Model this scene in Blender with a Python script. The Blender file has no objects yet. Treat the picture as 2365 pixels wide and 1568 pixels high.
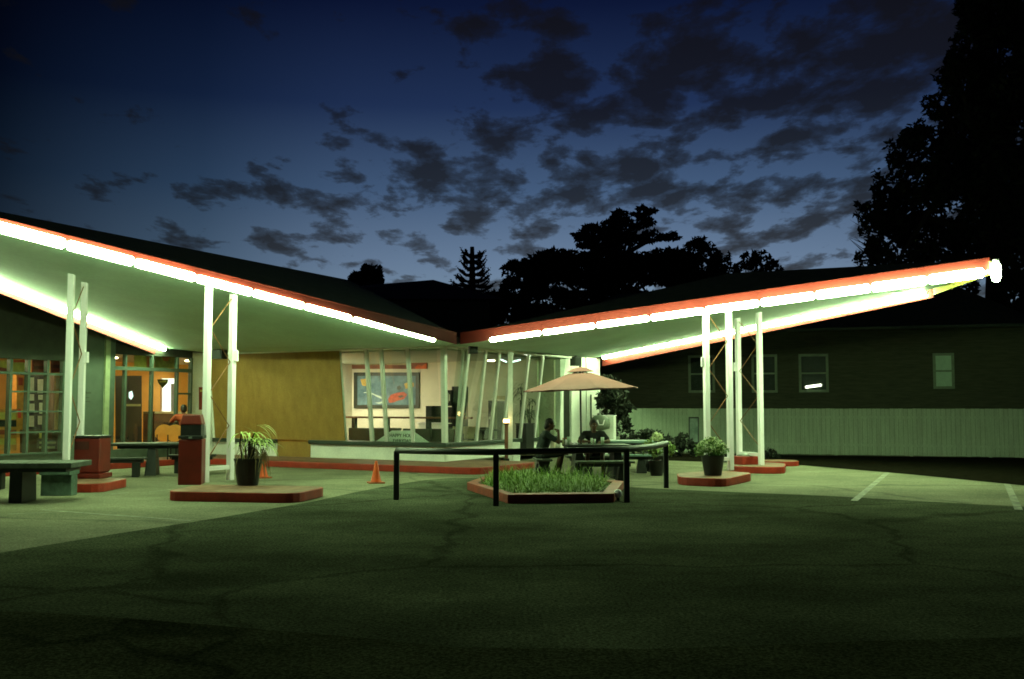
import bpy, bmesh, math, random
from mathutils import Vector, Matrix
from mathutils.bvhtree import BVHTree
random.seed(7)
R = math.radians
sc = bpy.context.scene
COL = sc.collection

# ------------------------------------------------------------------ camera
EYE = 1.65
F, CX, CY = 2300.0, 1182.0, 784.0            # the photograph measured on a 2364 x 1568 grid
PITCH = math.atan(151.0 / F)
cam_d = bpy.data.cameras.new('camera'); cam = bpy.data.objects.new('camera', cam_d); COL.objects.link(cam)
cam.location = (0, 0, EYE); cam.rotation_euler = (R(90) + PITCH, 0, 0)
cam_d.sensor_width = 36; cam_d.lens = 36 * F / 2364; cam_d.clip_end = 2000; cam_d.clip_start = .1
sc.camera = cam

def ray(px, py):
    X, Y = (px - CX) / F, -(py - CY) / F
    return Vector((X, math.cos(PITCH) - Y * math.sin(PITCH), math.sin(PITCH) + Y * math.cos(PITCH)))
O = Vector((0, 0, EYE))
def D(px, py, d):
    r = ray(px, py); return O + r * (d / r.y)
def G(px, py, z=0.0):
    r = ray(px, py); return O + r * ((z - EYE) / r.z)
def HIT(px, py, p0, n):
    r = ray(px, py); return O + r * ((p0 - O).dot(n) / r.dot(n))

# ------------------------------------------------------------------ world: dusk sky with broken cloud
w = bpy.data.worlds.new('World'); sc.world = w; w.use_nodes = True
nt = w.node_tree; nt.nodes.clear()
def N(t, **k):
    n = nt.nodes.new(t)
    for a, b in k.items(): setattr(n, a, b)
    return n
def LK(a, b): nt.links.new(a, b)
def math_n(op, a, b=None, clamp=False):
    n = N('ShaderNodeMath', operation=op, use_clamp=clamp)
    for i, v in enumerate((a, b)):
        if v is None: continue
        if isinstance(v, (int, float)): n.inputs[i].default_value = v
        else: LK(v, n.inputs[i])
    return n.outputs[0]
def ramp_n(fac, stops, interp='EASE'):
    r = N('ShaderNodeValToRGB'); r.color_ramp.interpolation = interp
    el = r.color_ramp.elements
    while len(el) < len(stops): el.new(.5)
    for e, (p, c) in zip(el, stops):
        e.position = p; e.color = (*c, 1) if len(c) == 3 else c
    LK(fac, r.inputs[0]); return r.outputs[0]
tc = N('ShaderNodeTexCoord'); sx = N('ShaderNodeSeparateXYZ'); LK(tc.outputs['Generated'], sx.inputs[0])
X, Y, Z = sx.outputs
zz = math_n('MAXIMUM', Z, 0.0)
grad = ramp_n(zz, [(0.0, (.22, .30, .37)), (.09, (.195, .285, .38)), (.14, (.135, .205, .315)), (.21, (.055, .102, .195)),
                   (.29, (.014, .030, .088)), (.38, (.0036, .0078, .034)), (1.0, (.003, .004, .012))], 'LINEAR')
hl = math_n('SQRT', math_n('ADD', math_n('MULTIPLY', X, X), math_n('MULTIPLY', Y, Y)))
AZ = R(7)
dp = math_n('DIVIDE', math_n('ADD', math_n('MULTIPLY', X, math.sin(AZ)), math_n('MULTIPLY', Y, math.cos(AZ))), math_n('MAXIMUM', hl, .001))
azf = ramp_n(dp, [(0.0, (.10, .10, .12)), (.82, (.07, .09, .10)), (.91, (.40, .46, .48)), (.96, (.9, .9, .9)), (1.0, (1.05, 1.05, 1.05))], 'LINEAR')
sky = N('ShaderNodeMixRGB', blend_type='MULTIPLY'); sky.inputs[0].default_value = 1
LK(grad, sky.inputs[1]); LK(azf, sky.inputs[2])
# clouds lie on a high flat layer, so they shrink towards the horizon
cv = N('ShaderNodeCombineXYZ'); az0 = math_n('ARCTAN2', X, Y)
LK(math_n('DIVIDE', math_n('MULTIPLY', az0, 3.0), math_n('ADD', zz, .25)), cv.inputs[0])
LK(math_n('MULTIPLY', math_n('LOGARITHM', math_n('ADD', zz, .10), 2.718), 4.2), cv.inputs[1])
mp = N('ShaderNodeMapping'); mp.inputs['Scale'].default_value = (1, 1, 1); mp.inputs['Location'].default_value = (3.3, 1.9, 0)
LK(cv.outputs[0], mp.inputs[0])
nz = N('ShaderNodeTexNoise'); nz.inputs['Scale'].default_value = 2.75; nz.inputs['Detail'].default_value = 9; nz.inputs['Roughness'].default_value = .58
nz.inputs['Distortion'].default_value = .15
LK(mp.outputs[0], nz.inputs['Vector'])
def bump_at(px, py, sx_, sz_, amp):
    d = ray(px, py).normalized(); a = math.atan2(d.x, d.y)
    az = math_n('ARCTAN2', X, Y)
    da = math_n('DIVIDE', math_n('SUBTRACT', az, a), sx_); dz = math_n('DIVIDE', math_n('SUBTRACT', Z, d.z), sz_)
    e = math_n('ADD', math_n('MULTIPLY', da, da), math_n('MULTIPLY', dz, dz))
    return math_n('MULTIPLY', math_n('POWER', 2.718, math_n('MULTIPLY', e, -1.0)), amp)
bias = None
for b in [(250, 330, .22, .08, -.10), (1540, 200, .16, .04, .13), (2080, 140, .08, .06, .10), (560, 120, .22, .07, -.14), (1200, 420, .20, .035, .07), (640, 440, .09, .02, .06),
          (1860, 400, .07, .02, -.05), (1850, 510, .06, .02, .08), (800, 530, .08, .015, .05), (1250, 210, .05, .03, .09), (1960, 290, .05, .018, .12), (1350, 600, .3, .02, -.05)]:
    v = bump_at(*b); bias = v if bias is None else math_n('ADD', bias, v)
cf = math_n('ADD', nz.outputs['Fac'], bias)
cm = ramp_n(cf, [(.488, (0, 0, 0)), (.55, (.7, .7, .7)), (.63, (1, 1, 1))], 'LINEAR')
cc = N('ShaderNodeMixRGB', blend_type='MULTIPLY'); cc.inputs[0].default_value = 1; LK(sky.outputs[0], cc.inputs[1])
cc.inputs[2].default_value = (.22, .185, .16, 1)
ca = N('ShaderNodeMixRGB', blend_type='ADD'); ca.inputs[0].default_value = 1; LK(cc.outputs[0], ca.inputs[1]); ca.inputs[2].default_value = (.0045, .0042, .0048, 1)
mx = N('ShaderNodeMixRGB'); LK(cm, mx.inputs[0]); LK(sky.outputs[0], mx.inputs[1]); LK(ca.outputs[0], mx.inputs[2])
bg = N('ShaderNodeBackground'); LK(mx.outputs[0], bg.inputs[0]); bg.inputs[1].default_value = 1.0
wo = N('ShaderNodeOutputWorld'); LK(bg.outputs[0], wo.inputs[0])
sc.view_settings.view_transform = 'Standard'; sc.view_settings.look = 'None'; sc.view_settings.gamma = 1; sc.view_settings.exposure = 0
sc.render.engine = 'CYCLES'
sc.cycles.use_denoising = True
sc.cycles.pixel_filter_type = 'BLACKMAN_HARRIS'; sc.cycles.filter_width = 1.7
sc.cycles.max_bounces = 7; sc.cycles.diffuse_bounces = 4; sc.cycles.transparent_max_bounces = 12
sc.cycles.caustics_reflective = False; sc.cycles.caustics_refractive = False
sc.cycles.sample_clamp_indirect = 6

TUBE = (.66, 1.0, .48)          # colour of the fluorescent light on this film
TUBE_STRENGTH = 92.0

# ------------------------------------------------------------------ materials
def lin(r, g, b):
    f = lambda c: (c / 255 / 12.92) if c <= 10 else ((c / 255 + .055) / 1.055) ** 2.4
    return (f(r), f(g), f(b))
_mats = {}
def mat(name, col, rough=.65, var=.18, scale=6.0, bump=0.0, metal=0.0, detail=5, stretch=(1, 1, 1), spec=.4, col2=None, bscale=None, fine=0.0):
    if name in _mats: return _mats[name]
    m = bpy.data.materials.new(name); m.use_nodes = True; t = m.node_tree; b = t.nodes['Principled BSDF']
    b.inputs['Roughness'].default_value = rough; b.inputs['Metallic'].default_value = metal; b.inputs['Specular IOR Level'].default_value = spec
    co = t.nodes.new('ShaderNodeTexCoord'); mp = t.nodes.new('ShaderNodeMapping'); mp.inputs['Scale'].default_value = stretch
    t.links.new(co.outputs['Object'], mp.inputs[0])
    n = t.nodes.new('ShaderNodeTexNoise'); n.inputs['Scale'].default_value = scale; n.inputs['Detail'].default_value = detail; n.inputs['Roughness'].default_value = .6
    t.links.new(mp.outputs[0], n.inputs['Vector'])
    r = t.nodes.new('ShaderNodeValToRGB')
    lo = tuple(c * (1 - var) for c in col); hi = col2 if col2 else tuple(min(1, c * (1 + var)) for c in col)
    r.color_ramp.elements[0].position = .3; r.color_ramp.elements[0].color = (*lo, 1)
    r.color_ramp.elements[1].position = .7; r.color_ramp.elements[1].color = (*hi, 1)
    t.links.new(n.outputs['Fac'], r.inputs[0])
    out = r.outputs[0]
    if fine:
        n3 = t.nodes.new('ShaderNodeTexNoise'); n3.inputs['Scale'].default_value = scale * 16; n3.inputs['Detail'].default_value = 3
        t.links.new(mp.outputs[0], n3.inputs['Vector'])
        mr = t.nodes.new('ShaderNodeMapRange'); mr.inputs[1].default_value = .3; mr.inputs[2].default_value = .7; mr.inputs[3].default_value = 1 - fine; mr.inputs[4].default_value = 1 + fine
        t.links.new(n3.outputs['Fac'], mr.inputs[0])
        mm = t.nodes.new('ShaderNodeMixRGB'); mm.blend_type = 'MULTIPLY'; mm.inputs[0].default_value = 1
        t.links.new(out, mm.inputs[1]); t.links.new(mr.outputs[0], mm.inputs[2]); out = mm.outputs[0]
    t.links.new(out, b.inputs['Base Color'])
    if bump:
        n2 = t.nodes.new('ShaderNodeTexNoise'); n2.inputs['Scale'].default_value = bscale or scale * 4; n2.inputs['Detail'].default_value = 4
        t.links.new(mp.outputs[0], n2.inputs['Vector'])
        bp = t.nodes.new('ShaderNodeBump'); bp.inputs['Strength'].default_value = bump; bp.inputs['Distance'].default_value = .02
        t.links.new(n2.outputs['Fac'], bp.inputs['Height']); t.links.new(bp.outputs[0], b.inputs['Normal'])
    _mats[name] = m; return m
def emit(name, col, s):
    if name in _mats: return _mats[name]
    m = bpy.data.materials.new(name); m.use_nodes = True; b = m.node_tree.nodes['Principled BSDF']
    b.inputs['Base Color'].default_value = (.8, .8, .8, 1); b.inputs['Emission Color'].default_value = (*col, 1); b.inputs['Emission Strength'].default_value = s
    _mats[name] = m; return m
def glass(name, refl=.07, tint=(.92, .97, .93)):
    m = bpy.data.materials.new(name); m.use_nodes = True; t = m.node_tree; t.nodes.clear()
    tr = t.nodes.new('ShaderNodeBsdfTransparent'); tr.inputs[0].default_value = (*tint, 1)
    gl = t.nodes.new('ShaderNodeBsdfGlossy'); gl.inputs['Roughness'].default_value = .015
    fr = t.nodes.new('ShaderNodeFresnel'); fr.inputs[0].default_value = 1.45
    mr = t.nodes.new('ShaderNodeMath'); mr.operation = 'MULTIPLY_ADD'; mr.inputs[1].default_value = .8; mr.inputs[2].default_value = refl - .03
    t.links.new(fr.outputs[0], mr.inputs[0])
    mr.inputs[1].default_value = .18; mx = t.nodes.new('ShaderNodeMixShader'); o = t.nodes.new('ShaderNodeOutputMaterial')
    t.links.new(mr.outputs[0], mx.inputs[0]); t.links.new(tr.outputs[0], mx.inputs[1]); t.links.new(gl.outputs[0], mx.inputs[2]); t.links.new(mx.outputs[0], o.inputs[0])
    return m

WHITE = mat('white_paint', (.92, .85, .90), .45, .06, 3)
WALLW = mat('pale_wall_paint', (.88, .88, .82), .6, .08, 1.5, fine=.05)
SOFFIT = mat('soffit_paint', (.43, .60, .46), .6, .10, .8, fine=.06)
RED = mat('red_kerb_paint', (.30, .024, .010), .55, .25, 3, .3, fine=.15)
REDTOP = mat('worn_red_top', (.17, .06, .032), .6, .35, 4, .3, col2=(.27, .15, .09), fine=.2)
REDBIN = mat('red_bin_paint', (.135, .011, .006), .45, .25, 3)
FASCIA = mat('red_glow_fascia', (.115, .0105, .0068), .6, .12, 3, spec=.2)  # red put in for the red glow around the tubes
ROOFM = mat('dark_roofing', (.035, .042, .036), .85, .3, 5, .5, fine=.2)
DARK = mat('black_paint', (.012, .013, .011), .5, .3, 4)
SILL = mat('dark_sill_paint', (.035, .05, .038), .4, .25, 4)
MULL = mat('mullion_metal', (.70, .70, .66), .4, .10, 4, metal=.2)
FRAME_D = mat('dark_green_frame', (.07, .10, .075), .45, .2, 4)
PLY = mat('plywood', (.33, .18, .038), .7, .14, 1.8, .15, stretch=(2.2, 2.2, 1.0), detail=9, col2=(.39, .225, .05), fine=.14)
ASPH = mat('asphalt', (.078, .086, .056), 1, .22, .42, .12, detail=4, fine=.08, bscale=60, spec=0)
CONC = mat('concrete_apron', (.175, .17, .115), .95, .20, .45, .12, detail=12, fine=.08, bscale=40, spec=.05)
def asphalt_nodes(m, a, b, c, q_=.36):
    t = m.node_tree; bs = t.nodes['Principled BSDF']; base = bs.inputs['Base Color'].links[0].from_socket
    co = t.nodes.new('ShaderNodeTexCoord')
    out = base
    for sc_, lo, hi, st, dt in ((.16, 1 - q_ * 1.1, 1 + q_, (1, 1.3, 1), 3), (.9, 1 - q_ * .8, 1 + q_ * .7, (.8, 1.2, 1), 5), (6, 1 - q_ * .25, 1 + q_ * .25, (1, 1, 1), 2), (34, 1 - q_ * 1.9, 1 + q_ * 1.9, (1, 1, 1), 2), (110, 1 - q_ * 1.6, 1 + q_ * 1.6, (1, 1, 1), 1)):
        mp = t.nodes.new('ShaderNodeMapping'); mp.inputs['Scale'].default_value = st; t.links.new(co.outputs['Object'], mp.inputs[0])
        n = t.nodes.new('ShaderNodeTexNoise'); n.inputs['Scale'].default_value = sc_; n.inputs['Detail'].default_value = dt; t.links.new(mp.outputs[0], n.inputs['Vector'])
        mr = t.nodes.new('ShaderNodeMapRange'); mr.inputs[1].default_value = .36; mr.inputs[2].default_value = .64; mr.inputs[3].default_value = lo * a; mr.inputs[4].default_value = hi * a
        t.links.new(n.outputs['Fac'], mr.inputs[0]); mm = t.nodes.new('ShaderNodeMixRGB'); mm.blend_type = 'MULTIPLY'; mm.inputs[0].default_value = 1
        t.links.new(out, mm.inputs[1]); t.links.new(mr.outputs[0], mm.inputs[2]); out = mm.outputs[0]
    # meandering cracks and old sealed seams
    v = t.nodes.new('ShaderNodeTexVoronoi'); v.feature = 'DISTANCE_TO_EDGE'; v.inputs['Scale'].default_value = c
    nz_ = t.nodes.new('ShaderNodeTexNoise'); nz_.inputs['Scale'].default_value = 1.3; nz_.inputs['Detail'].default_value = 5
    mxv = t.nodes.new('ShaderNodeMixRGB'); mxv.inputs[0].default_value = .35; t.links.new(co.outputs['Object'], nz_.inputs['Vector'])
    mp = t.nodes.new('ShaderNodeVectorMath'); mp.operation = 'MULTIPLY_ADD'; t.links.new(nz_.outputs['Color'], mp.inputs[0]); mp.inputs[1].default_value = (.8, .8, 0); t.links.new(co.outputs['Object'], mp.inputs[2])
    t.links.new(mp.outputs[0], v.inputs['Vector'])
    mr = t.nodes.new('ShaderNodeMapRange'); mr.inputs[1].default_value = .003; mr.inputs[2].default_value = .015; mr.inputs[3].default_value = b; mr.inputs[4].default_value = 1
    t.links.new(v.outputs['Distance'], mr.inputs[0]); mm = t.nodes.new('ShaderNodeMixRGB'); mm.blend_type = 'MULTIPLY'; mm.inputs[0].default_value = 1
    t.links.new(out, mm.inputs[1]); t.links.new(mr.outputs[0], mm.inputs[2]); t.links.new(mm.outputs[0], bs.inputs['Base Color'])
asphalt_nodes(ASPH, 1.0, .66, .16, .24); asphalt_nodes(CONC, 1.0, .7, .17, .14)
LINE = mat('worn_line_paint', (.205, .205, .15), .8, .6, 5, fine=.4)
CONCF = mat('concrete_furniture', (.10, .115, .092), .8, .3, 6, .5, fine=.2)
WOODD = mat('dark_table_top', (.028, .032, .026), .55, .3, 6)
ORANGE = mat('cone_orange', (.62, .085, .012), .5, .1, 6)
BLACKP = mat('black_plastic', (.014, .014, .013), .5, .3, 6)
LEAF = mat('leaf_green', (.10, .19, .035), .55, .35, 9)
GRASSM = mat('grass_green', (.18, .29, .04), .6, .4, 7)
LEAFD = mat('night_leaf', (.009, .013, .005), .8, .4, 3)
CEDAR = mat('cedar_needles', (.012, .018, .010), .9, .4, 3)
BARK = mat('bark', (.03, .024, .016), .9, .4, 8)
DRYLEAF = mat('dry_leaf', (.20, .16, .07), .8, .3, 9)
STEEL = mat('steel', (.32, .34, .31), .55, .1, 5, metal=1)
GLASS = glass('window_glass')
GLASSD = glass('dark_window_glass', .03); GLASSD.node_tree.nodes['Glossy BSDF'].inputs['Roughness'].default_value = .35
TUBEM = emit('fluorescent_glow', TUBE, TUBE_STRENGTH)

# ------------------------------------------------------------------ mesh building
class MB:
    def __init__(s): s.v = []; s.f = []
    def add(s, vs, fs):
        o = len(s.v); s.v += [Vector(v) for v in vs]; s.f += [tuple(i + o for i in f) for f in fs]; return s
    def box(s, c, size, rz=0, ax=None):
        c = Vector(c); hx, hy, hz = (q / 2 for q in size)
        if ax is None: ax = (Vector((math.cos(rz), math.sin(rz), 0)), Vector((-math.sin(rz), math.cos(rz), 0)), Vector((0, 0, 1)))
        vs = [c + ax[0] * (i * hx) + ax[1] * (j * hy) + ax[2] * (k * hz) for k in (-1, 1) for j in (-1, 1) for i in (-1, 1)]
        return s.add(vs, [(0, 2, 3, 1), (4, 5, 7, 6), (0, 1, 5, 4), (2, 6, 7, 3), (0, 4, 6, 2), (1, 3, 7, 5)])
    def hexa(s, a, b):                       # two quads (lower and upper ring)
        return s.add(list(a) + list(b), [(3, 2, 1, 0), (4, 5, 6, 7), (0, 1, 5, 4), (1, 2, 6, 5), (2, 3, 7, 6), (3, 0, 4, 7)])
    def beam(s, p0, p1, wx, wy, side=None):  # bar from p0 to p1
        p0, p1 = Vector(p0), Vector(p1); d = (p1 - p0).normalized()
        sd = Vector(side) if side is not None else (Vector((0, 0, 1)) if abs(d.z) < .9 else Vector((1, 0, 0)))
        a = d.cross(sd).normalized(); b = d.cross(a).normalized()
        return s.box((p0 + p1) / 2, (wx, wy, (p1 - p0).length), ax=(a, b, d))
    def tube(s, pts, rad, n=8, cap=True):
        pts = [Vector(p) for p in pts]; m = len(pts)
        rad = rad if isinstance(rad, (list, tuple)) else [rad] * m
        o = len(s.v); up = None
        for i, p in enumerate(pts):
            d = (pts[min(i + 1, m - 1)] - pts[max(i - 1, 0)]).normalized()
            if up is None: up = Vector((0, 0, 1)) if abs(d.z) < .9 else Vector((1, 0, 0))
            a = d.cross(up).normalized(); b = a.cross(d).normalized(); up = b
            for k in range(n):
                t = 2 * math.pi * k / n; s.v.append(p + (a * math.cos(t) + b * math.sin(t)) * rad[i])
        for i in range(m - 1):
            for k in range(n):
                s.f.append((o + i * n + k, o + i * n + (k + 1) % n, o + (i + 1) * n + (k + 1) % n, o + (i + 1) * n + k))
        if cap:
            s.f.append(tuple(o + k for k in range(n))[::-1]); s.f.append(tuple(o + (m - 1) * n + k for k in range(n)))
        return s
    def lathe(s, c, prof, n=20, ph=0.0):
        c = Vector(c); o = len(s.v)
        for r, z in prof:
            for k in range(n):
                t = 2 * math.pi * k / n + ph; s.v.append(c + Vector((r * math.cos(t), r * math.sin(t), z)))
        for i in range(len(prof) - 1):
            for k in range(n):
                s.f.append((o + i * n + k, o + i * n + (k + 1) % n, o + (i + 1) * n + (k + 1) % n, o + (i + 1) * n + k))
        s.f.append(tuple(o + k for k in range(n))[::-1]); s.f.append(tuple(o + (len(prof) - 1) * n + k for k in range(n)))
        return s
    def prism(s, poly, z0, z1):
        n = len(poly); A = [Vector((p[0], p[1], z0)) for p in poly]; B = [Vector((p[0], p[1], z1)) for p in poly]
        return s.add(A + B, [tuple(range(n))[::-1], tuple(range(n, 2 * n))] + [(i, (i + 1) % n, n + (i + 1) % n, n + i) for i in range(n)])
    def ball(s, c, r, n=12, m=8, ax=None):
        c = Vector(c); r = Vector(r) if not isinstance(r, (int, float)) else Vector((r, r, r)); o = len(s.v)
        for i in range(1, m):
            th = math.pi * i / m
            for k in range(n):
                ph = 2 * math.pi * k / n
                q = Vector((r.x * math.sin(th) * math.cos(ph), r.y * math.sin(th) * math.sin(ph), r.z * math.cos(th)))
                s.v.append(c + (ax @ q if ax else q))
        top = len(s.v); q = Vector((0, 0, r.z)); s.v.append(c + (ax @ q if ax else q)); s.v.append(c - (ax @ q if ax else q))
        for i in range(m - 2):
            for k in range(n):
                s.f.append((o + i * n + k, o + (i + 1) * n + k, o + (i + 1) * n + (k + 1) % n, o + i * n + (k + 1) % n))
        for k in range(n):
            s.f.append((top, o + k, o + (k + 1) % n)); s.f.append((top + 1, o + (m - 2) * n + (k + 1) % n, o + (m - 2) * n + k))
        return s
    def limb(s, p0, r0, p1, r1, n=12):
        s.tube([p0, p1], [r0, r1], n); s.ball(p0, r0, n, 8); s.ball(p1, r1, n, 8); return s
    def build(s, name, m, parent=None, smooth=False, bevel=0.0, local=False):
        me = bpy.data.meshes.new(name)
        vs = s.v
        o = bpy.data.objects.new(name, me); COL.objects.link(o)
        if parent is not None:
            o.parent = parent
            if not local:
                inv = wm(parent).inverted(); vs = [inv @ v for v in vs]
        me.from_pydata([tuple(v) for v in vs], [], s.f); me.validate(); me.update()
        for mm in (m if isinstance(m, (list, tuple)) else [m]): me.materials.append(mm)
        if smooth:
            for p in me.polygons: p.use_smooth = True
        if bevel:
            b = o.modifiers.new('bevel', 'BEVEL'); b.width = bevel; b.segments = 2; b.limit_method = 'ANGLE'
        return o
def wm(o):
    m = Matrix.Translation(o.location) @ o.rotation_euler.to_matrix().to_4x4()
    return (wm(o.parent) @ m) if o.parent else m
def tag(o, label=None, cat=None, group=None, kind=None):
    if label: o['label'] = label
    if cat: o['category'] = cat
    if group: o['group'] = group
    if kind: o['kind'] = kind
    return o
def thing(name, label, cat, loc=(0, 0, 0), rz=0.0, group=None):
    o = bpy.data.objects.new(name, None); COL.objects.link(o); o.empty_display_size = .2
    o.location = loc; o.rotation_euler = (0, 0, rz); return tag(o, label, cat, group)
def copy_tree(o, parent=None):
    c = o.copy(); COL.objects.link(c); c.parent = parent
    for ch in list(o.children): copy_tree(ch, c)
    return c
def text_part(s, size, m, parent, origin, xdir, zdir, name='lettering', depth=.004):
    cu = bpy.data.curves.new('txt', 'FONT'); cu.body = s; cu.size = size; cu.extrude = depth; cu.align_x = 'CENTER'; cu.align_y = 'CENTER'
    t = bpy.data.objects.new('txt', cu); COL.objects.link(t)
    dg = bpy.context.evaluated_depsgraph_get(); dg.update()
    me = bpy.data.meshes.new_from_object(t.evaluated_get(dg)); bpy.data.objects.remove(t)
    x, z = Vector(xdir).normalized(), Vector(zdir).normalized(); n = x.cross(z)
    M4 = Matrix((( x.x, z.x, n.x, origin[0]), (x.y, z.y, n.y, origin[1]), (x.z, z.z, n.z, origin[2]), (0, 0, 0, 1)))
    me.transform(wm(parent).inverted() @ M4); me.materials.clear(); me.materials.append(m)
    o = bpy.data.objects.new(name, me); COL.objects.link(o); o.parent = parent; return o

# ------------------------------------------------------------------ building frame
C = G(1027, 1066, .17); C.z = 0
U = Vector((-.875, .484, 0)).normalized()       # along the plywood front, away from the corner
V = Vector((-U.y * -1, 0, 0)); V = Vector((U.y, -U.x, 0))   # along the other glass front, away from the corner
def LF(t, n, z): return C + U * t - V * n + Vector((0, 0, z))     # plywood-side front; n = outward
def RF(s, n, z): return C + V * s - U * n + Vector((0, 0, z))     # glass front facing the tables
TI = 8.25
I0 = C + U * TI
def WF(s, n, z): return I0 - V * s - U * n + Vector((0, 0, z))    # the door front, square to the plywood front
SE = 9.87
def tL(px, n=0): p = HIT(px, 900, LF(0, n, 0), V); return (p - C).dot(U)
def sR(px, n=0): p = HIT(px, 900, RF(0, n, 0), U); return (p - C).dot(V)
def sW(px, n=0): p = HIT(px, 900, WF(0, n, 0), U); return (I0 - p).dot(V)
def zat(px, py, p0, n): return HIT(px, py, p0, n).z

# ------------------------------------------------------------------ ground
g = MB(); gs = [-120, -60, -30, -20, -12, -6, 0, 6, 12, 20, 30, 60, 120]; ys = [-30, 0, 4, 8, 12, 16, 20, 25, 30, 40, 60, 100, 220]
random.seed(3)
for j, y in enumerate(ys):
    for x in gs: g.v.append(Vector((x, y, 0)))
for j in range(len(ys) - 1):
    for i in range(len(gs) - 1):
        a = j * len(gs) + i; g.f.append((a, a + 1, a + len(gs) + 1, a + len(gs)))
ground = tag(g.build('ground', ASPH), kind='structure')
edge = [G(*p) for p in [(-400, 1375), (0, 1277), (250, 1236), (500, 1197), (730, 1157), (820, 1137), (900, 1121), (980, 1109), (1050, 1103.5), (1120, 1104), (1250, 1112), (1386, 1121), (1560, 1131), (1900, 1145), (2364, 1171), (2700, 1192)]]
poly = [(p.x, p.y) for p in edge] + [(38, 31), (38, 33.5), (-40, 60), (-40, 12)]
def sheet(name, poly, z, m):
    bm = bmesh.new(); vs = [bm.verts.new((p[0], p[1], z)) for p in poly]; f = bm.faces.new(vs)
    bmesh.ops.triangulate(bm, faces=[f]); bmesh.ops.recalc_face_normals(bm, faces=bm.faces)
    me = bpy.data.meshes.new(name); bm.to_mesh(me); bm.free(); me.materials.append(m)
    o = bpy.data.objects.new(name, me); COL.objects.link(o); return tag(o, kind='structure')
sheet('pavement', poly, .004, CONC)
def stripe(a, b, wa, wb=None):
    a, b = G(*a), G(*b); d = (b - a).normalized(); n = Vector((-d.y, d.x, 0)); wb = wb or wa
    return [(a + n * wa), (a - n * wa), (b - n * wb), (b + n * wb)]
for a, b, ww in [((1972, 1157), (2050, 1091), .06), ((2318, 1103), (2352, 1178), .06), ((18, 1188), (165, 1182), .03), ((96, 1178), (440, 1203), .035), ((256, 1142), (296, 1138), .035), ((345, 1137), (402, 1130), .03)]:
    sheet('painted_line', [(p.x, p.y) for p in stripe(a, b, ww)], .008, LINE)
ROAD = mat('road_asphalt', (.056, .060, .036), 1, .22, .6, .12, detail=4, fine=.08, bscale=60, spec=0); asphalt_nodes(ROAD, 1.0, .6, .2, .24)  # separate paving past a seam, darkened further for the light's fall-off
rd = [G(-300, 1404), G(120, 1416), G(473, 1443), G(800, 1471), G(1050, 1496), G(1500, 1500), G(2000, 1482), G(2700, 1462)]
sheet('road', [(p.x, p.y) for p in rd] + [(40, 6), (40, -25), (-40, -25), (-40, 8)], .0045, ROAD)
# dark strip of ground before the fence
bed = [G(1480, 1062), G(1840, 1074), G(2100, 1096), G(2364, 1122), G(2600, 1140)]
sheet('dark_strip', [(p.x, p.y) for p in bed] + [(24, 28.5), (16.5, 30.8), (4, 34.3)], .0085, mat('soil', (.009, .008, .005), 1, .4, 5, .8, fine=.3, spec=0))

# raised red-edged walkway round the building
def fr(t, s): p = C + U * t + V * s; return (p.x, p.y)
K = [(-2.1 + .55, -1.8), (-2.1 + .25, -1.76), (-2.1 + .06, -1.62), (-2.1, -1.35)]
walk = [fr(7.15, -9.5), fr(7.15, -1.8)] + [fr(*k) for k in K] + [fr(-2.1, .95), fr(-2.05, 1.15), fr(-1.9, 1.22), fr(.05, 1.22), fr(.05, .05), fr(TI + .05, .05), fr(TI + .05, -9.5)]
wk = MB().prism(walk, 0.0, .165)
wo_ = tag(wk.build('kerb', RED, bevel=.02), kind='structure')
walk2 = [fr(7.2, -9.45), fr(7.2, -1.75)] + [fr(k[0] + .05, k[1] + .05) for k in K] + [fr(-2.05, 1.1), fr(-1.9, 1.17), fr(.05, 1.17), fr(.05, .05), fr(TI, .05), fr(TI, -9.45)]
sheet('walkway', walk2, .170, REDTOP)

# ------------------------------------------------------------------ canopies
def FL(k): return Vector((22.6 * (-.077 - .0362 * k), 22.6 * (1 - .0383 * k), 3.12 + .173 * k))
def FR(k): return Vector((-.53 + 1.21 * k, 22.6 - .1 * k, 3.12 + .159 * k))
def BL(k): return Vector((-9.9 - .24 * k, 28.4 - 1.19 * k, 3.23 + .19 * k))
BR0, BR1 = Vector((3.03, 34.6, 3.27)), Vector((9.95, 23.6, 4.33))
A0 = Vector((-1.21, 22.9, 3.03))
FLtip, FRtip = FL(8.7), FR(9.12)
BLtip = BL(8.1)
def hn(a, b, sgn):                                       # horizontal outward normal of an edge
    d = (b - a); n = Vector((d.y, -d.x, 0)).normalized() * sgn; return n
nFL = hn(A0, FLtip, -1); nFL = nFL if nFL.y < 0 else -nFL
nFR = hn(A0, FRtip, 1); nFR = nFR if nFR.y < 0 else -nFR
nBL = hn(BL(0), BLtip, 1); nBL = nBL if nBL.x < 0 else -nBL
nBR = hn(BR0, BR1, 1); nBR = nBR if nBR.x > 0 else -nBR
Zv = Vector((0, 0, 1))
IN, LIP = .13, .13
soffit_polys = []
def grid(a0, a1, b0, b1, n=12, m=6):                      # bilinear patch between edge a0-a1 and edge b0-b1
    q = MB()
    for i in range(n + 1):
        for j in range(m + 1):
            u, v = i / n, j / m; q.v.append(a0.lerp(a1, u).lerp(b0.lerp(b1, u), v))
    for i in range(n):
        for j in range(m): q.f.append((i * (m + 1) + j, (i + 1) * (m + 1) + j, (i + 1) * (m + 1) + j + 1, i * (m + 1) + j + 1))
    return q
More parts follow.
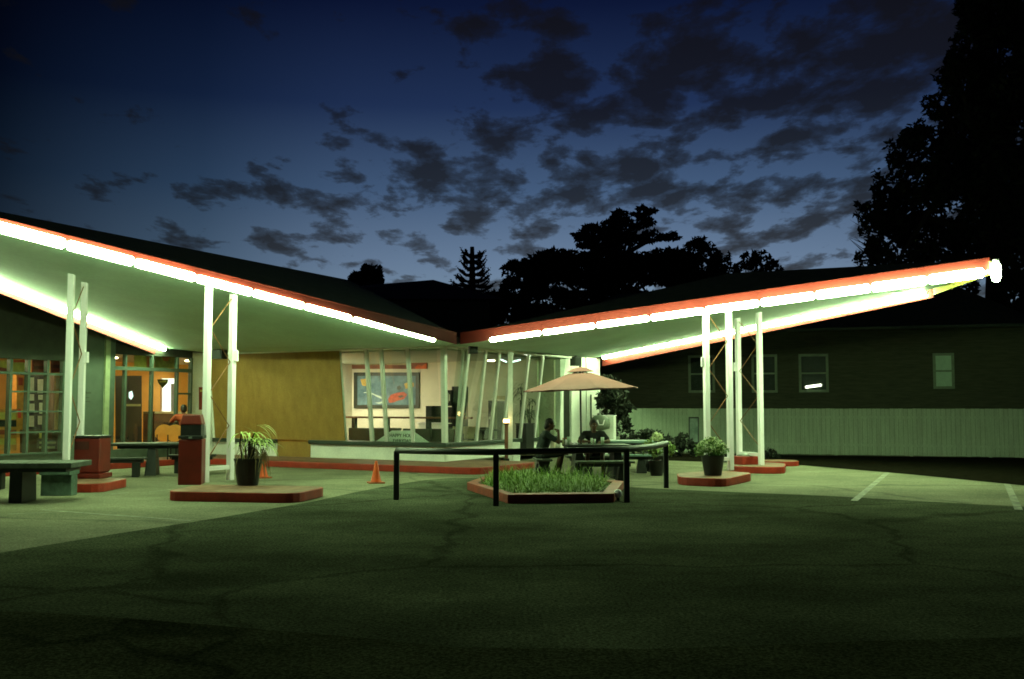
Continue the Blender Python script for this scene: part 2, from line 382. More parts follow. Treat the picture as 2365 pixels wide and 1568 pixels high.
def canopy(name, label, f0, f1, b0, b1, nf, nb, ridge_tip, ridge_in, wall_pts, tops=(.27, .30), lips=(.27, .12)):
    t = thing(name, label, 'canopy', (f0.x, f0.y, 0))
    sf0, sf1 = f0 - nf * IN + Zv * .03, f1 - nf * IN + Zv * .03
    sb0, sb1 = b0 - nb * .15 + Zv * .02, b1 - nb * .15 + Zv * .02
    q = grid(sf0, sf1, sb0, sb1)
    k = len(q.v); q.v += [sf0] + wall_pts + [sb0]; q.f.append(tuple(range(k, k + len(wall_pts) + 2)))
    so = q.build('soffit', SOFFIT, t); soffit_polys.append(([tuple(v) for v in q.v], list(q.f)))
    # fascia boards: red band and hanging lip shaped after the tubes' red glow
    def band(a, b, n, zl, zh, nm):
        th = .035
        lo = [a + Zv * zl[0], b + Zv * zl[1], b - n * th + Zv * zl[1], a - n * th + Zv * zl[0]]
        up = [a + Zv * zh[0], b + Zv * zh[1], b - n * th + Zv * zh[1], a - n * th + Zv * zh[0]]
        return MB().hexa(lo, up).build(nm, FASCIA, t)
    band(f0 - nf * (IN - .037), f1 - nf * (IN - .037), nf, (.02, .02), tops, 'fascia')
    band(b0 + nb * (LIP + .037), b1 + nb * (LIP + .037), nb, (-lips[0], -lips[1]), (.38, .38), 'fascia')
    ne = (f1 - f0).normalized(); e0, e1 = f1 - nf * IN, b1 + nb * LIP
    end = [e0, e1, e1 + ne * .035, e0 + ne * .035]
    MB().hexa([p + Zv * -.06 for p in end], [p + Zv * .24 for p in end]).build('fascia', mat('yellow_lit_trim', (.6, .5, .12), .5, .1), t)  # yellow of the tube light on the end lip is put into its colour
    # roof skin
    m = MB(); e0t, e1t = f0 - nf * IN + Zv * (tops[0] - .012), f1 - nf * IN + Zv * (tops[1] - .012); g0, g1 = b0 + nb * LIP + Zv * .36, b1 + nb * LIP + Zv * .36
    m.add([e0t, e1t, ridge_tip, ridge_in, g0, g1], [(0, 1, 2, 3), (3, 2, 5, 4), (0, 3, 4), (1, 5, 2)])
    m.build('roof', ROOFM, t)
    # drip edge line along the front
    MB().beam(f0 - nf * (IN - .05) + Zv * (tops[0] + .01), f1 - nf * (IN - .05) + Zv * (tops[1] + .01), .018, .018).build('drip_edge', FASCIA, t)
    return t
rz_ = 4.85
LR_tip, LR_in = Vector((-9.0, 15.6, 4.88)), Vector((-4.2, 25.4, rz_))
RR_tip, RR_in = Vector((10.25, 22.0, 4.86)), Vector((5.3, 24.1, rz_))
canopy('canopy', 'upswept canopy roof reaching out from the plywood front over the red bins', A0, FLtip, BL(0), BLtip, nFL, nBL, LR_tip, LR_in,
       [LF(0, 0, 3.2), LF(TI, 0, 3.2)], (.27, .13), (.2, .12))
canopy('canopy', 'upswept canopy roof reaching out towards the grey fence over the picnic tables', A0, FRtip, BR0, BR1, nFR, nBR, RR_tip, RR_in,
       [RF(0, 0, 3.2)])
_bv = []
for vs, fs in soffit_polys:
    tri = []
    for f in fs:
        for i in range(1, len(f) - 1): tri.append((f[0], f[i], f[i + 1]))
    _bv.append(BVHTree.FromPolygons(vs, tri))
def soffit_z(x, y):
    for b in _bv:
        h = b.ray_cast(Vector((x, y, 0)), Zv)
        if h[0]: return h[0].z
    return 3.7

# fluorescent tubes along the canopy edges
ORD = ['innermost', 'second', 'third', 'fourth', 'fifth', 'sixth', 'seventh', 'eighth', 'ninth', 'tenth', 'eleventh', 'twelfth']
def fluoro(p0, p1, rad, label, group, back, front):
    c = (p0 + p1) / 2; d = (p1 - p0).normalized()
    t = thing('fluorescent_tube', label, 'light', c, 0, group)
    e = (p1 - p0).length / 2 - .03
    pts = [c - d * e, c - d * (e - .015), c - d * (e - .04), c + d * (e - .04), c + d * (e - .015), c + d * e]
    MB().tube(pts, [rad * .55, rad * .88, rad, rad, rad * .88, rad * .55], 12).build('diffuser', TUBEM, t, smooth=True)
    for q in (-1, 1):
        MB().tube([c + d * q * (e - .002), c + d * q * (e + .04)], [rad * .62, rad * .5], 10).build('end_cap', WHITE, t)
    pb = c + back * (rad + .018)
    if front:
        pb = c + back * (rad + .005) + Zv * .02; MB().beam(pb - d * e, pb + d * e, .04, .03, side=back).build('mounting_rail', WHITE, t)
    else:
        tr_ = c + back * .005 + Zv * (rad + .02); MB().beam(tr_ - d * (e + .03), tr_ + d * (e + .03), .012, .29, side=back).build('added_shade_tray', FASCIA, t)  # added tray that blocks upward tube light from the soffit
        MB().beam(c + Zv * (rad + .005) - d * e, c + Zv * (rad + .005) + d * e, .03, .05, side=back).build('mounting_rail', WHITE, t)
def row(fn, ks, rads, where, group, back, front=False):  # radii grow outwards, widening the tubes by their blooming glow
    n = len(ks) - 1
    for i in range(n):
        fluoro(fn(ks[i]), fn(ks[i + 1]), rads[0] + (rads[1] - rads[0]) * i / max(1, n - 1),
               f'glowing fluorescent tube, {ORD[i]} from the building end of {where}', group, back, front)
gL, gR = 'fluorescent tubes on the plywood-side canopy', 'fluorescent tubes on the fence-side canopy'
row(FL, list(range(0, 9)), (.054, .092), "the plywood-side canopy's outward edge", gL, -nFL, True)
row(FR, list(range(0, 10)), (.054, .108), "the fence-side canopy's outward edge", gR, -nFR, True)
row(BL, list(range(0, 8)), (.060, .090), "the plywood-side canopy's shop-window edge", gL, nBL)
row(lambda k: BR0.lerp(BR1, (k + .15) / 10.2), list(range(0, 11)), (.060, .100), "the fence-side canopy's house-side edge", gR, nBR)
ct = FR(9.2); t = thing('corner_light', 'short upright glowing light on the outermost tip of the fence-side canopy', 'light', ct)
MB().lathe(ct, [(.03, -.25), (.075, -.21), (.10, -.12), (.105, .03), (.095, .12), (.05, .2)], 14).build('diffuser', TUBEM, t, smooth=True)
MB().lathe(ct, [(.07, .2), (.07, .25)], 12).build('end_cap', WHITE, t)
MB().box(ct - nFR * -.0 + Vector((-.13, .16, 0)), (.06, .3, .06)).build('mounting_rail', WHITE, t)

# ------------------------------------------------------------------ canopy columns and their red islands
def island(name, label, poly, z=.17, group='red kerbed column islands'):
    c = sum((Vector((p[0], p[1], 0)) for p in poly), Vector()) / len(poly)
    # round the corners
    pts = []; n = len(poly)
    for i in range(n):
        a, b, cc_ = (Vector((*poly[(i + j) % n][:2], 0)) for j in (-1, 0, 1))
        for j in range(5):
            tt = j / 4; r0 = b.lerp(a, min(.35, .35 / max(.1, (a - b).length))); r1 = b.lerp(cc_, min(.35, .35 / max(.1, (cc_ - b).length)))
            pts.append(r0.lerp(b, tt).lerp(b.lerp(r1, tt), tt))
    t = thing(name, label, 'kerb island', c, 0, group)
    MB().prism(pts, .005, z - .004).build('kerb_side', RED, t, bevel=.012)
    ins = [c + (p - c) * .965 for p in pts]
    MB().prism(ins, z - .05, z).build('island_top', REDTOP, t)
    return t
def P2(*a): return [(G(*q).x, G(*q).y) for q in a]
island('column_island', 'worn red kerbed island carrying the column pair beside the palm pot', [(-5.98, 17.25), (-3.62, 16.85), (-3.35, 18.3), (-5.85, 18.75)])
island('column_island', 'small red kerbed island under the wide red bin near the shop windows', [(-8.75, 18.95), (-7.72, 18.85), (-7.75, 20.4), (-9.2, 20.6)])
island('column_island', 'red kerbed island carrying the flower pot and the column pair nearest the railing', [(3.42, 20.65), (4.25, 20.1), (5.3, 21.95), (4.7, 22.75), (3.6, 21.9)])
island('column_island', 'red kerbed island with a raised block under the column pair nearest the fence', [(5.35, 24.25), (6.5, 23.9), (7.0, 25.6), (6.2, 26.2), (5.5, 25.8)])
island('kerb_block', 'low red kerb block lying beyond the islands towards the fence', [(6.75, 27.0), (7.75, 26.9), (7.9, 27.9), (6.8, 28.0)], .13, None)

def column(a, b, label, z0=.17, flip=1):
    a, b = Vector((a[0], a[1], 0)), Vector((b[0], b[1], 0)); c = (a + b) / 2
    t = thing('canopy_column', label, 'column', (c.x, c.y, z0), 0, 'white twin-post canopy columns')
    d = (b - a).normalized()
    za, zb = soffit_z(a.x, a.y) + .03, soffit_z(b.x, b.y) + .03
    for p, zt in ((a, za), (b, zb)):
        MB().beam(Vector((p.x, p.y, z0 + .002)), Vector((p.x, p.y, zt)), .115, .115, side=d).build('post', WHITE, t, bevel=.01)
    MB().beam(a + Zv * (z0 + .26) + d * .06, b + Zv * (z0 + .26) - d * .06, .08, .08).build('crossbar', WHITE, t)
    zt = min(za, zb) - .12
    n = 5; zs = [z0 + .45 + (zt - z0 - .45) * i / n for i in range(n + 1)]
    pts = []
    for i, z in enumerate(zs):
        e = (i % 2 == 0) if flip > 0 else (i % 2 == 1)
        pts.append((a + d * .06 if e else b - d * .06) + Zv * z)
    MB().tube(pts, .011, 6).build('zigzag_rod', mat('rust_rod', (.22, .085, .03), .6, .3, 9), t)
    bx = b if flip > 0 else a
    side = Vector((1, 0, 0)) if flip > 0 else Vector((-1, 0, 0))
    MB().box(Vector((bx.x, bx.y, 2.62)) + side * .085, (.06, .09, .22)).build('socket_box', WHITE, t, bevel=.006)
    return t
q1, q2 = G(473, 1114.5, .17), G(531, 1109, .17)
column(q1, q2, 'white twin-post column with zigzag rod between the red bin and the palm pot')
column((-8.72, 19.6), (-8.78, 20.35), 'white twin-post column with rod standing behind the wide red bin')
q3 = G(1687, 1086, .17); column((q3.x - .58, q3.y - .28), q3, 'white twin-post column with zigzag rod directly behind the flower pot', flip=-1)
column((5.78, 25.45), (6.12, 24.6), 'white twin-post column with zigzag rod closest to the grey fence', flip=-1)

# ------------------------------------------------------------------ cafe building
cafe = thing('cafe_building', 'low roadside cafe with outward-leaning glass corner, pale base walls and boarded front', 'building', C)
def part(mb, name, m, parent=None, **k): return mb.build(name, m, parent or cafe, **k)
def slab(fn, t0, t1, n0, n1, z0, z1):
    return MB().hexa([fn(t0, n0, z0), fn(t1, n0, z0), fn(t1, n1, z0), fn(t0, n1, z0)], [fn(t0, n0, z1), fn(t1, n0, z1), fn(t1, n1, z1), fn(t0, n1, z1)])
Z0, ZS, ZT = .17, .60, 3.22
def lean(z): return .05 + .31 * (z - .66) / (3.2 - .66)
# plywood-side front
tp0, tp1, td0, td1 = tL(800), tL(503), tL(719), tL(640)
part(slab(LF, 0, td0, -.12, 0, Z0, .545), 'base_wall', WALLW)
part(slab(LF, td1, TI, -.12, 0, Z0, .545), 'base_wall', WALLW)
part(slab(LF, -.09, td0 + .02, -.14, .10, .547, .66), 'window_sill', SILL, bevel=.015)
part(slab(LF, td1 - .02, TI - .002, -.14, .10, .547, .66), 'window_sill', SILL, bevel=.015)
def leanbox(fn, t0, t1, z0, z1, nin, nout):
    return MB().hexa([fn(t0, lean(z0) + nin, z0), fn(t1, lean(z0) + nin, z0), fn(t1, lean(z0) + nout, z0), fn(t0, lean(z0) + nout, z0)],
                     [fn(t0, lean(z1) + nin, z1), fn(t1, lean(z1) + nin, z1), fn(t1, lean(z1) + nout, z1), fn(t0, lean(z1) + nout, z1)])
mull_t = [tL(863), tL(897), tL(958)]
bounds = [0.02] + sorted(mull_t) + [tp0]
for i in range(3):
    wq = (tp1 - tp0 + .02) / 3; part(leanbox(LF, tp0 - .02 + wq * i + (.006 if i else 0), tp0 - .02 + wq * (i + 1), .662, 3.16 - .012 * (i % 2), -.02, .02 - .004 * (i % 2)), 'plywood_panel', PLY)
part(slab(LF, td0 + .022, td1 - .022, -.06, -.02, Z0 + .002, .74), 'plywood_panel', PLY)
part(leanbox(LF, tp1 + .002, TI, .662, 3.2, -.06, 0), 'front_wall', WALLW)
for i in range(len(bounds) - 1):
    part(leanbox(LF, bounds[i] + .03, bounds[i + 1] - .03, .664, 3.2, -.006, .006), 'window_pane', GLASS)
for i, tm in enumerate(mull_t):
    part(MB().beam(LF(tm, lean(.664), .664), LF(tm, lean(3.2), 3.2), .075, .10, side=U), 'mullion', MULL)
part(MB().beam(LF(tp0 + .0, lean(.664) - .03, .664), LF(tp0 + .0, lean(3.2) - .03, 3.2), .06, .08, side=U), 'mullion', MULL)
# corner post and its inner twin
cb, ctp = C + Vector((0, 0, .664)) - V * .05 - U * .05, C + Vector((0, 0, 3.2)) - V * .33 - U * .33
part(MB().beam(C + Vector((0, 0, .664)), C + Vector((0, 0, 3.22)) - V * .12 - U * .02, .13, .13, side=U), 'corner_post', MULL)
part(MB().beam(C + V * .55 + Vector((0, 0, .664)), C + V * .55 + Vector((0, 0, 3.2)) - U * .22, .06, .08, side=V), 'mullion', MULL)
part(slab(LF, -.05, TI, -.10, .42, 3.14, 3.199), 'window_head', WALLW)
# glass front facing the tables
sPost = sR(1178)
part(slab(RF, 0.001, SE * .62, -.12, 0, Z0, .545), 'base_wall', WALLW)
part(slab(RF, .10, sR(1287) - .1, -.14, .10, .547, .66), 'window_sill', SILL, bevel=.015)
for px in (1056, 1096, 1128, 1157, 1197, 1230):
    s = sR(px); part(MB().beam(RF(s, lean(.664), .664), RF(s, lean(3.2), 3.2), .07, .09, side=V), 'mullion', MULL)
ss = [.04] + [sR(p) for p in (1056, 1096, 1128, 1157, 1197, 1230, 1284)]
for i in range(len(ss) - 1):
    part(leanbox(RF, ss[i] + .03, ss[i + 1] - .03, .664, 3.2, -.006, .006), 'window_pane', GLASS)
s1, s2, s3, s4 = sR(1286), sR(1293), sR(1318), SE
part(slab(RF, s1, s2, -.1, .12, Z0, 3.2), 'wall_pier', WALLW)
part(slab(RF, s2 + .002, s3 - .002, -.1, -.05, Z0, 2.3), 'dark_door', mat('dark_door_paint', (.02, .022, .016), .4, .3))
part(slab(RF, s2 + .002, s3 - .002, -.1, .0, 2.302, 3.2), 'wall_over_door', WALLW)
sm = (s3 + s4) / 2
part(slab(RF, s3, sm, -.1, .02, 0.001, 3.26), 'side_wall', WALLW)
part(slab(RF, sm + .002, s4, -.1, .06, 0.001, 3.26), 'side_wall', WALLW)
part(slab(RF, -.05, s2, -.10, .42, 3.14, 3.199), 'window_head', WALLW)
part(MB().beam(RF(sm + .25, .1, .17), RF(sm + .25, .1, 2.0), .04, .04), 'downpipe', SILL)
# interior shell
FLO = mat('interior_floor', (.20, .17, .12), .5, .2, 4)
INW = mat('interior_wall', (.72, .67, .54), .7, .06, 2)
INC = mat('interior_ceiling', (.42, .45, .36), .8, .08, 2)
part(slab(LF, .05, TI, -SE + .05, -.14, .12, .171), 'interior_floor', FLO)
part(slab(LF, .05, TI, -6.6, -6.5, .172, 3.1), 'interior_wall', INW)
part(slab(LF, TI - .1, TI - .002, -6.49, -.13, .172, 3.1), 'interior_wall', INW)
part(slab(LF, .05, TI, -SE, .0, 3.10, 3.139), 'interior_ceiling', INC)
part(slab(LF, -.1, TI + 6, -SE - .1, .1, 3.30, 3.45), 'flat_roof', ROOFM)
part(slab(LF, 0.2, TI, -SE - .1, -SE, 0, 3.28), 'rear_wall', WALLW)
# inside piers seen between the mullions: pale posts and a partition
part(slab(RF, 6.2, 6.3, -3.86, -.5, .172, 3.1), 'interior_wall', mat('interior_green_wall', (.62, .66, .50), .7, .1, 2))
# door front (square to the plywood front)
DZ = 3.03
sd = [sW(442), sW(410), sW(352), sW(290), sW(262), sW(250)]
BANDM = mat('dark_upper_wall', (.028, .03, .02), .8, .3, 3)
part(slab(WF, .002, sd[0], -.15, .0, Z0, 3.2), 'front_wall', WALLW)
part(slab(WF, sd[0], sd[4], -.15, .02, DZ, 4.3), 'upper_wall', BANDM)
part(slab(WF, sd[5], sd[5] + .01 + sW(240) - sW(250), -.1, .06, Z0, 4.3), 'wall_pier', mat('pier_paint', (.30, .34, .20), .6))
TEAL = mat('teal_wall', (.085, .110, .082), .7, .15, 3)
sw147 = sW(148)
part(slab(WF, sd[5] + .02 + sW(240) - sW(250), sw147, -.15, .0, Z0, 4.3), 'front_wall', TEAL)
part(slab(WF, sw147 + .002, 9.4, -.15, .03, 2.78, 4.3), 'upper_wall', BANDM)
part(slab(WF, sw147 + .002, 9.4, -.15, .0, Z0, .42), 'base_wall', TEAL)
part(slab(WF, sd[4], sd[5], -.1, .05, Z0, 4.3), 'door_frame', FRAME_D)
for i, (a, b) in enumerate([(sd[0], sd[1]), (sd[1], sd[2]), (sd[2], sd[3]), (sd[3], sd[4])]):
    part(slab(WF, a, a + .06, -.08, .04, Z0, DZ), 'door_post', FRAME_D)
    part(slab(WF, a + .062, b - .002, -.03, -.02, Z0 + .05, DZ - .002), 'window_pane', GLASS)
ztr = zat(350, 853, WF(0, 0, 0), U)
part(slab(WF, sd[0] + .062, sd[4] - .002, -.07, .045, ztr - .05, ztr + .05), 'transom_bar', FRAME_D)
for zz_ in (.55, 1.1):
    pass
part(slab(WF, sd[0] + .062, sd[1] - .002, -.06, .042, 1.95, 2.0), 'transom_bar', FRAME_D)
part(slab(WF, sd[0] + .062, sd[4] - .002, -.06, .043, Z0 + .001, Z0 + .28), 'door_kickplate', FRAME_D)
wb = [sw147, sW(111), sW(67), sW(26), sW(-22), sW(-70), 8.4, 9.4]
for i in range(len(wb) - 1):
    part(slab(WF, wb[i] + .002, wb[i] + .07, -.1, .04, .422, 2.778), 'window_post', FRAME_D)
    part(slab(WF, wb[i] + .072, wb[i + 1] - .001, -.03, -.02, .47, 2.776), 'window_pane', GLASS)
    part(slab(WF, wb[i] + .072, wb[i + 1] - .001, -.09, .05, .422, .468), 'window_sill', FRAME_D)
    zb = zat(90, 863, WF(0, 0, 0), U)
    part(slab(WF, wb[i] + .072, wb[i + 1] - .001, -.06, .035, zb - .03, zb + .03), 'glazing_bar', FRAME_D)
    if i < 3:
        for py in (905, 950, 997):
            zb = zat(110, py, WF(0, 0, 0), U)
            part(slab(WF, wb[i] + .072, wb[i + 1] - .001, -.06, .035, zb - .02, zb + .02), 'glazing_bar', FRAME_D)
# shop room behind the door front
WARM = mat('warm_wall', (.75, .38, .07), .7, .1, 2)
part(slab(WF, -6.0, 9.4, -5.1, -5.0, .1, 3.2), 'interior_wall', WARM)
part(slab(WF, -6.1, -6.0, -5.0, -.12, .1, 3.2), 'interior_wall', WARM)
part(slab(WF, -6.0, -.02, -.12, -.02, .172, 3.1), 'interior_wall', INW)
part(slab(WF, 9.4, 9.5, -5.0, .0, .0, 3.2), 'interior_wall', WARM)
part(slab(WF, -6.0, 9.4, -5.0, -.16, .1, .171), 'interior_floor', FLO)
part(slab(WF, -6.0, 9.4, -5.0, -.16, 3.08, 3.12), 'interior_ceiling', mat('warm_ceiling', (.6, .5, .3), .8, .1))
part(slab(WF, -6.1, 9.5, -5.2, -.14, 4.1, 4.25), 'flat_roof', ROOFM)

# ------------------------------------------------------------------ interior lights and furniture
INL = emit('warm_panel_glow', (1.0, .80, .45), 40)
INL2 = emit('room_panel_glow', (1.0, .93, .66), 62)
SPOT = emit('downlight_glow', (1.0, .85, .5), 22)
def fill_panel(p, ux, sx_, sy_, m, label):  # added panels, out of view, that brighten the rooms
    t = thing('added_light_panel', label, 'ceiling light', p); a = Vector(ux).normalized(); b = Vector((-a.y, a.x, 0))
    MB().box(p + Vector((0, 0, -.05)), (sx_, sy_, .03), ax=(a, b, Zv)).build('diffuser', m, t)
    MB().box(p + Vector((0, 0, -.017)), (sx_ + .1, sy_ + .1, .033), ax=(a, b, Zv)).build('housing', WHITE, t)
def mpos(px, d, z): p = D(px, 900, d); return Vector((p.x, p.y, z))
for px, d, nm in [(728, 30.4, 'just behind the plywood sheet'), (650, 31.5, 'deep behind the middle of the plywood sheet'), (738, 33.6, 'behind the plywood sheet, deepest in the dining room'), (1302, 34.0, 'behind the dark door')]:
    fill_panel(mpos(px, d, 3.098), U, 1.3, .6, INL2, f'added unseen light panel inside the cafe {nm}')
for px, d, nm in [(222, 28.5, 'behind the teal wall'), (468, 31.2, 'behind the wall beside the glass doors'), (480, 33.5, 'deeper behind the wall beside the glass doors'), (-60, 24.5, 'inside the far end of the shop windows')]:
    fill_panel(mpos(px, d, 3.06), V, 1.1, .4, INL, f'added unseen warm light panel {nm}')
for px, py, dd, nm in [(1040, 817, 30, 'beside the corner post'), (1124, 820, 30.5, 'above the glass facing the tables'), (1134, 832, 31.5, 'lower, on a bracket above the glass facing the tables')]:
    p = D(px, py, dd); t = thing('downlight', f'small round glowing downlight {nm}', 'ceiling light', p)
    MB().lathe(p, [(.11, -.03), (.12, 0.0)], 14).build('lens', SPOT, t)
    MB().lathe(p, [(.15, .002), (.15, .02)], 14).build('trim_ring', WHITE, t)
for (a, b), nm in [(((1153, 829), (1170, 836)), 'slanting one way above the inner door'), (((1181, 836), (1202, 831)), 'slanting the other way beside the upright post')]:
    p0, p1 = D(*a, 31), D(*b, 31); t = thing('strip_light', f'thin cold white strip light {nm}', 'light', (p0 + p1) / 2)
    MB().tube([p0, p1], .02, 8).build('tube', emit('cold_strip', (.75, 1, .95), 4), t)
    MB().beam(p0 + Zv * .035, p1 + Zv * .035, .03, .03).build('housing', WHITE, t)

def flat(name, label, cat, quad, plane_p, plane_n, m, th=.03, group=None, tilt=None):
    """A flat board on a wall plane covering an outlined area: a real board of its own size and thickness."""
    n = Vector(plane_n).normalized(); pts = [HIT(x, y, plane_p, n) for x, y in quad]
    if n.dot(O - plane_p) < 0: n = -n
    k = len(pts); mb = MB().add([p + n * .002 for p in pts] + [p + n * th for p in pts], [tuple(range(k)), tuple(range(k, 2 * k))[::-1]] + [(i, (i + 1) % k, k + (i + 1) % k, k + i) for i in range(k)])
    if label is None: return mb, pts, n
    o = mb.build(name, m); return tag(o, label, cat, group)
def rect(x0, y0, x1, y1): return [(x0, y0), (x1, y0), (x1, y1), (x0, y1)]
BW = LF(0, -6.49, 0)
# framed painting on the back wall
mb, pts, n = flat('', None, None, rect(818, 860, 969, 943), BW, V, None, .04)
t = thing('painting', 'large dark-framed blue painting with red, yellow and white shapes on the wall', 'painting', pts[3])
mb.build('frame', mat('frame_wood', (.03, .035, .025), .5), t)
PNT = mat('painting_blue', (.085, .17, .22), .6, .5, 3, detail=8, col2=(.16, .27, .32))
mb, pts2, n = flat('', None, None, rect(827, 868, 961, 935), BW, V, None, .045); mb.build('canvas', PNT, t)
def blotch(poly, m, th): 
    mb, _, _ = flat('', None, None, poly, BW, V, None, th); mb.build('painted_shape', m, t)
PY, PR, PWH = mat('painting_yellow', (.50, .32, .07), .6, .3, 9), mat('painting_red', (.40, .07, .03), .6, .4, 9), mat('painting_white', (.6, .68, .6), .6)
blotch([(834, 876), (850, 874), (858, 884), (852, 893), (838, 890)], PY, .049)
blotch([(935, 886), (948, 882), (957, 884), (957, 893), (938, 898)], PY, .0492)
blotch([(898, 921), (904, 912), (918, 907), (934, 905), (942, 911), (934, 922), (920, 925), (908, 930), (900, 930)], PR, .0494)
blotch([(840, 907), (852, 904), (862, 908), (876, 914), (888, 919), (892, 924), (880, 920), (862, 911), (850, 908)], PWH, .0496)
blotch([(868, 930), (880, 928), (892, 924), (888, 930), (876, 933)], PWH, .0498)
blotch([(918, 893), (925, 890), (929, 895), (924, 901), (918, 899)], mat('painting_dark', (.05, .06, .05), .6), .05)
blotch([(920, 915), (930, 912), (935, 915), (926, 919)], mat('painting_dark', (.05, .06, .05), .6), .0515)
# red banner above
mb, pts, n = flat('', None, None, rect(800, 824, 987, 852), BW, V, None, .02)
t = thing('banner', 'faded red banner hung high above the blue painting', 'banner', pts[3])
mb.build('cloth', mat('faded_red', (.20, .075, .05), .8, .5, 2.0, detail=8), t)
mb, _, _ = flat('', None, None, [(960, 848), (966, 842), (975, 845), (986, 838), (986, 852), (960, 852)], BW, V, None, .024); mb.build('printed_shape', mat('banner_orange', (.6, .12, .03), .7), t)
mb, _, _ = flat('', None, None, [(815, 834), (950, 834), (950, 843), (815, 843)], BW, V, None, .0235); mb.build('printed_shape', mat('banner_pale', (.30, .28, .18), .7, .5, 3), t)

# inner drinks rail with legs
t = thing('counter_rail', 'long narrow wooden bar shelf on dark legs behind the glass', 'counter', LF(3, -1.7, .17))
za = zat(900, 962, LF(0, -1.7, 0), V)
WOODR = mat('red_brown_wood', (.16, .06, .03), .5, .3, 5)
part(slab(LF, -.0 + .3, 7.5, -1.9, -1.55, za - .05, za), 'shelf_board', WOODR, t)
for tt in (.55, 1.6, 3.05, 4.25, 5.6):
    part(slab(LF, tt, tt + .12, -1.78, -1.66, .172, za - .052), 'leg', DARK, t)
# dark booths along the glass
BOOTH = mat('booth_vinyl', (.035, .040, .026), .45, .25, 4)
for px, dd, nm in [(822, 29.3, 'dark booth seat inside hard by the plywood edge'), (880, 28.8, 'dark booth seat inside behind the white arched board'), (950, 28.4, 'dark booth seat inside below the red part of the painting'), (1006, 28.2, 'dark booth seat inside behind the corner post'), (1085, 29.2, 'dark booth seat inside behind the first slanting mullions of the tables side'), (1128, 30.2, 'dark booth seat inside beside the inner door')]:
    p = D(px, 1000, dd); t = thing('booth_seat', nm, 'booth', (p.x, p.y, .172), R(-29) if px < 1040 else R(61), 'booth seats inside the glass')
    MB().box((0, .0, .22), (.95, .5, .44)).build('seat', BOOTH, t, local=True, bevel=.03)
    MB().box((0, .29, .40), (.95, .12, .80)).build('backrest', BOOTH, t, local=True, bevel=.03)
# hexagonal board leaning in the window
sgn = thing('window_sign', 'white arched board with dark capitals standing on the sill inside the glass', 'sign', LF(3.2, -.1, .66))
pp = LF(0, -.12, 0)
mb, pts, n = flat('', None, None, [(862, 1024), (906, 994), (953, 994), (992, 1022), (992, 1040), (862, 1040)], pp, V, None, .03)
mb.build('board', mat('sign_white', (.92, .92, .88), .5), sgn)
INK = mat('sign_ink', (.03, .05, .03), .6)
cpt = HIT(928, 1006, pp - V * .036, V); text_part('HAPPY HOUR', .135, INK, sgn, cpt, -U, Zv)
cpt = HIT(928, 1018, pp - V * .036, V); text_part('EVERYDAY', .125, INK, sgn, cpt, -U, Zv)

def simple_chair(p, rz, m, label, group, h=.86, round_back=False):
    t = thing('chair', label, 'chair', p, rz, group)
    def loc(x, y, z): return Vector((x, y, z))
    MB().box(loc(0, 0, .44), (.42, .42, .05)).build('seat', m, t, local=True, bevel=.015)
    if round_back: MB().tube([loc(0, -.20, .70), loc(0, -.235, .70)], [.24, .24], 20).build('backrest', m, t, local=True, smooth=False)
    else: MB().box(loc(0, -.2, .68), (.40, .035, .36)).build('backrest', m, t, local=True, bevel=.012)
    for x in (-.18, .18):
        for y in (-.18, .18): MB().tube([loc(x, y, 0), loc(x, y, .42 if y > 0 else .66)], .016, 6).build('leg', DARK, t, local=True)
    return t
def simple_table(p, rz, label, group, sx_=.9, sy_=.7, m=None):
    t = thing('dining_table', label, 'table', p, rz, group)
    MB().box((0, 0, .73), (sx_, sy_, .04)).build('tabletop', m or WOODD, t, local=True, bevel=.01)
    MB().tube([(0, 0, .02), (0, 0, .71)], .04, 10).build('pedestal', DARK, t, local=True)
    MB().lathe((0, 0, 0), [(.26, 0), (.25, .03), (.05, .05)], 14).build('foot', DARK, t, local=True)
    return t
CREAM = mat('cream_seat', (.45, .42, .24), .6)
for px, dd, nm in [(1050, 28.5, 'cream-backed chair inside behind the tall speaker'), (1076, 28.6, 'cream-backed chair inside next to the slanting mullion')]:
    p = D(px, 1030, dd); simple_chair((p.x, p.y, .172), R(150), CREAM, nm, 'chairs inside the cafe')
for tt, nn, nm in [(4.6, -3.6, 'dark dining table inside behind the window board'), (2.9, -3.2, 'dark dining table inside below the blue painting'), (.9, -3.5, 'dark dining table inside behind the corner post')]:
    p = LF(tt, nn, .172); simple_table(p, R(29), nm, 'tables inside the cafe')
# speakers and amplifier stack inside, tall black unit
def loudspeaker(p, size, rz, label, name='speaker_cabinet'):
    t = thing(name, label, 'speaker', p, rz); sx_, sy_, sz_ = size
    MB().box((0, 0, sz_ / 2), size).build('cabinet', DARK, t, local=True, bevel=.012)
    MB().box((0, -sy_ / 2 - .008, sz_ / 2), (sx_ * .86, .014, sz_ * .88)).build('grille', mat('speaker_grille', (.025, .03, .025), .8, .4, 40), t, local=True)
    MB().lathe((0, 0, 0), [(.01, 0), (.01, .001)], 6) 
    return t
def on(px, py, d, z=None):
    p = D(px, py, d); return Vector((p.x, p.y, p.z if z is None else z))
loudspeaker(on(1124, 0, 30.2, .172), (.42, .4, 2.0), R(30), 'tall narrow black speaker tower inside behind the glass') if False else None
tw = D(1119, 1000, 29.5)
tw = D(1061, 1000, 30.0)
loudspeaker(Vector((D(1124 - 62, 900, 31).x, 31, .172)), (.36, .4, 2.05), R(-30), 'tall narrow black speaker tower inside behind the glass')
loudspeaker(Vector((D(995, 900, 31).x, 31, 1.10)), (.22, .3, .52), R(-20), 'small black speaker standing on the shelf beside the corner post')
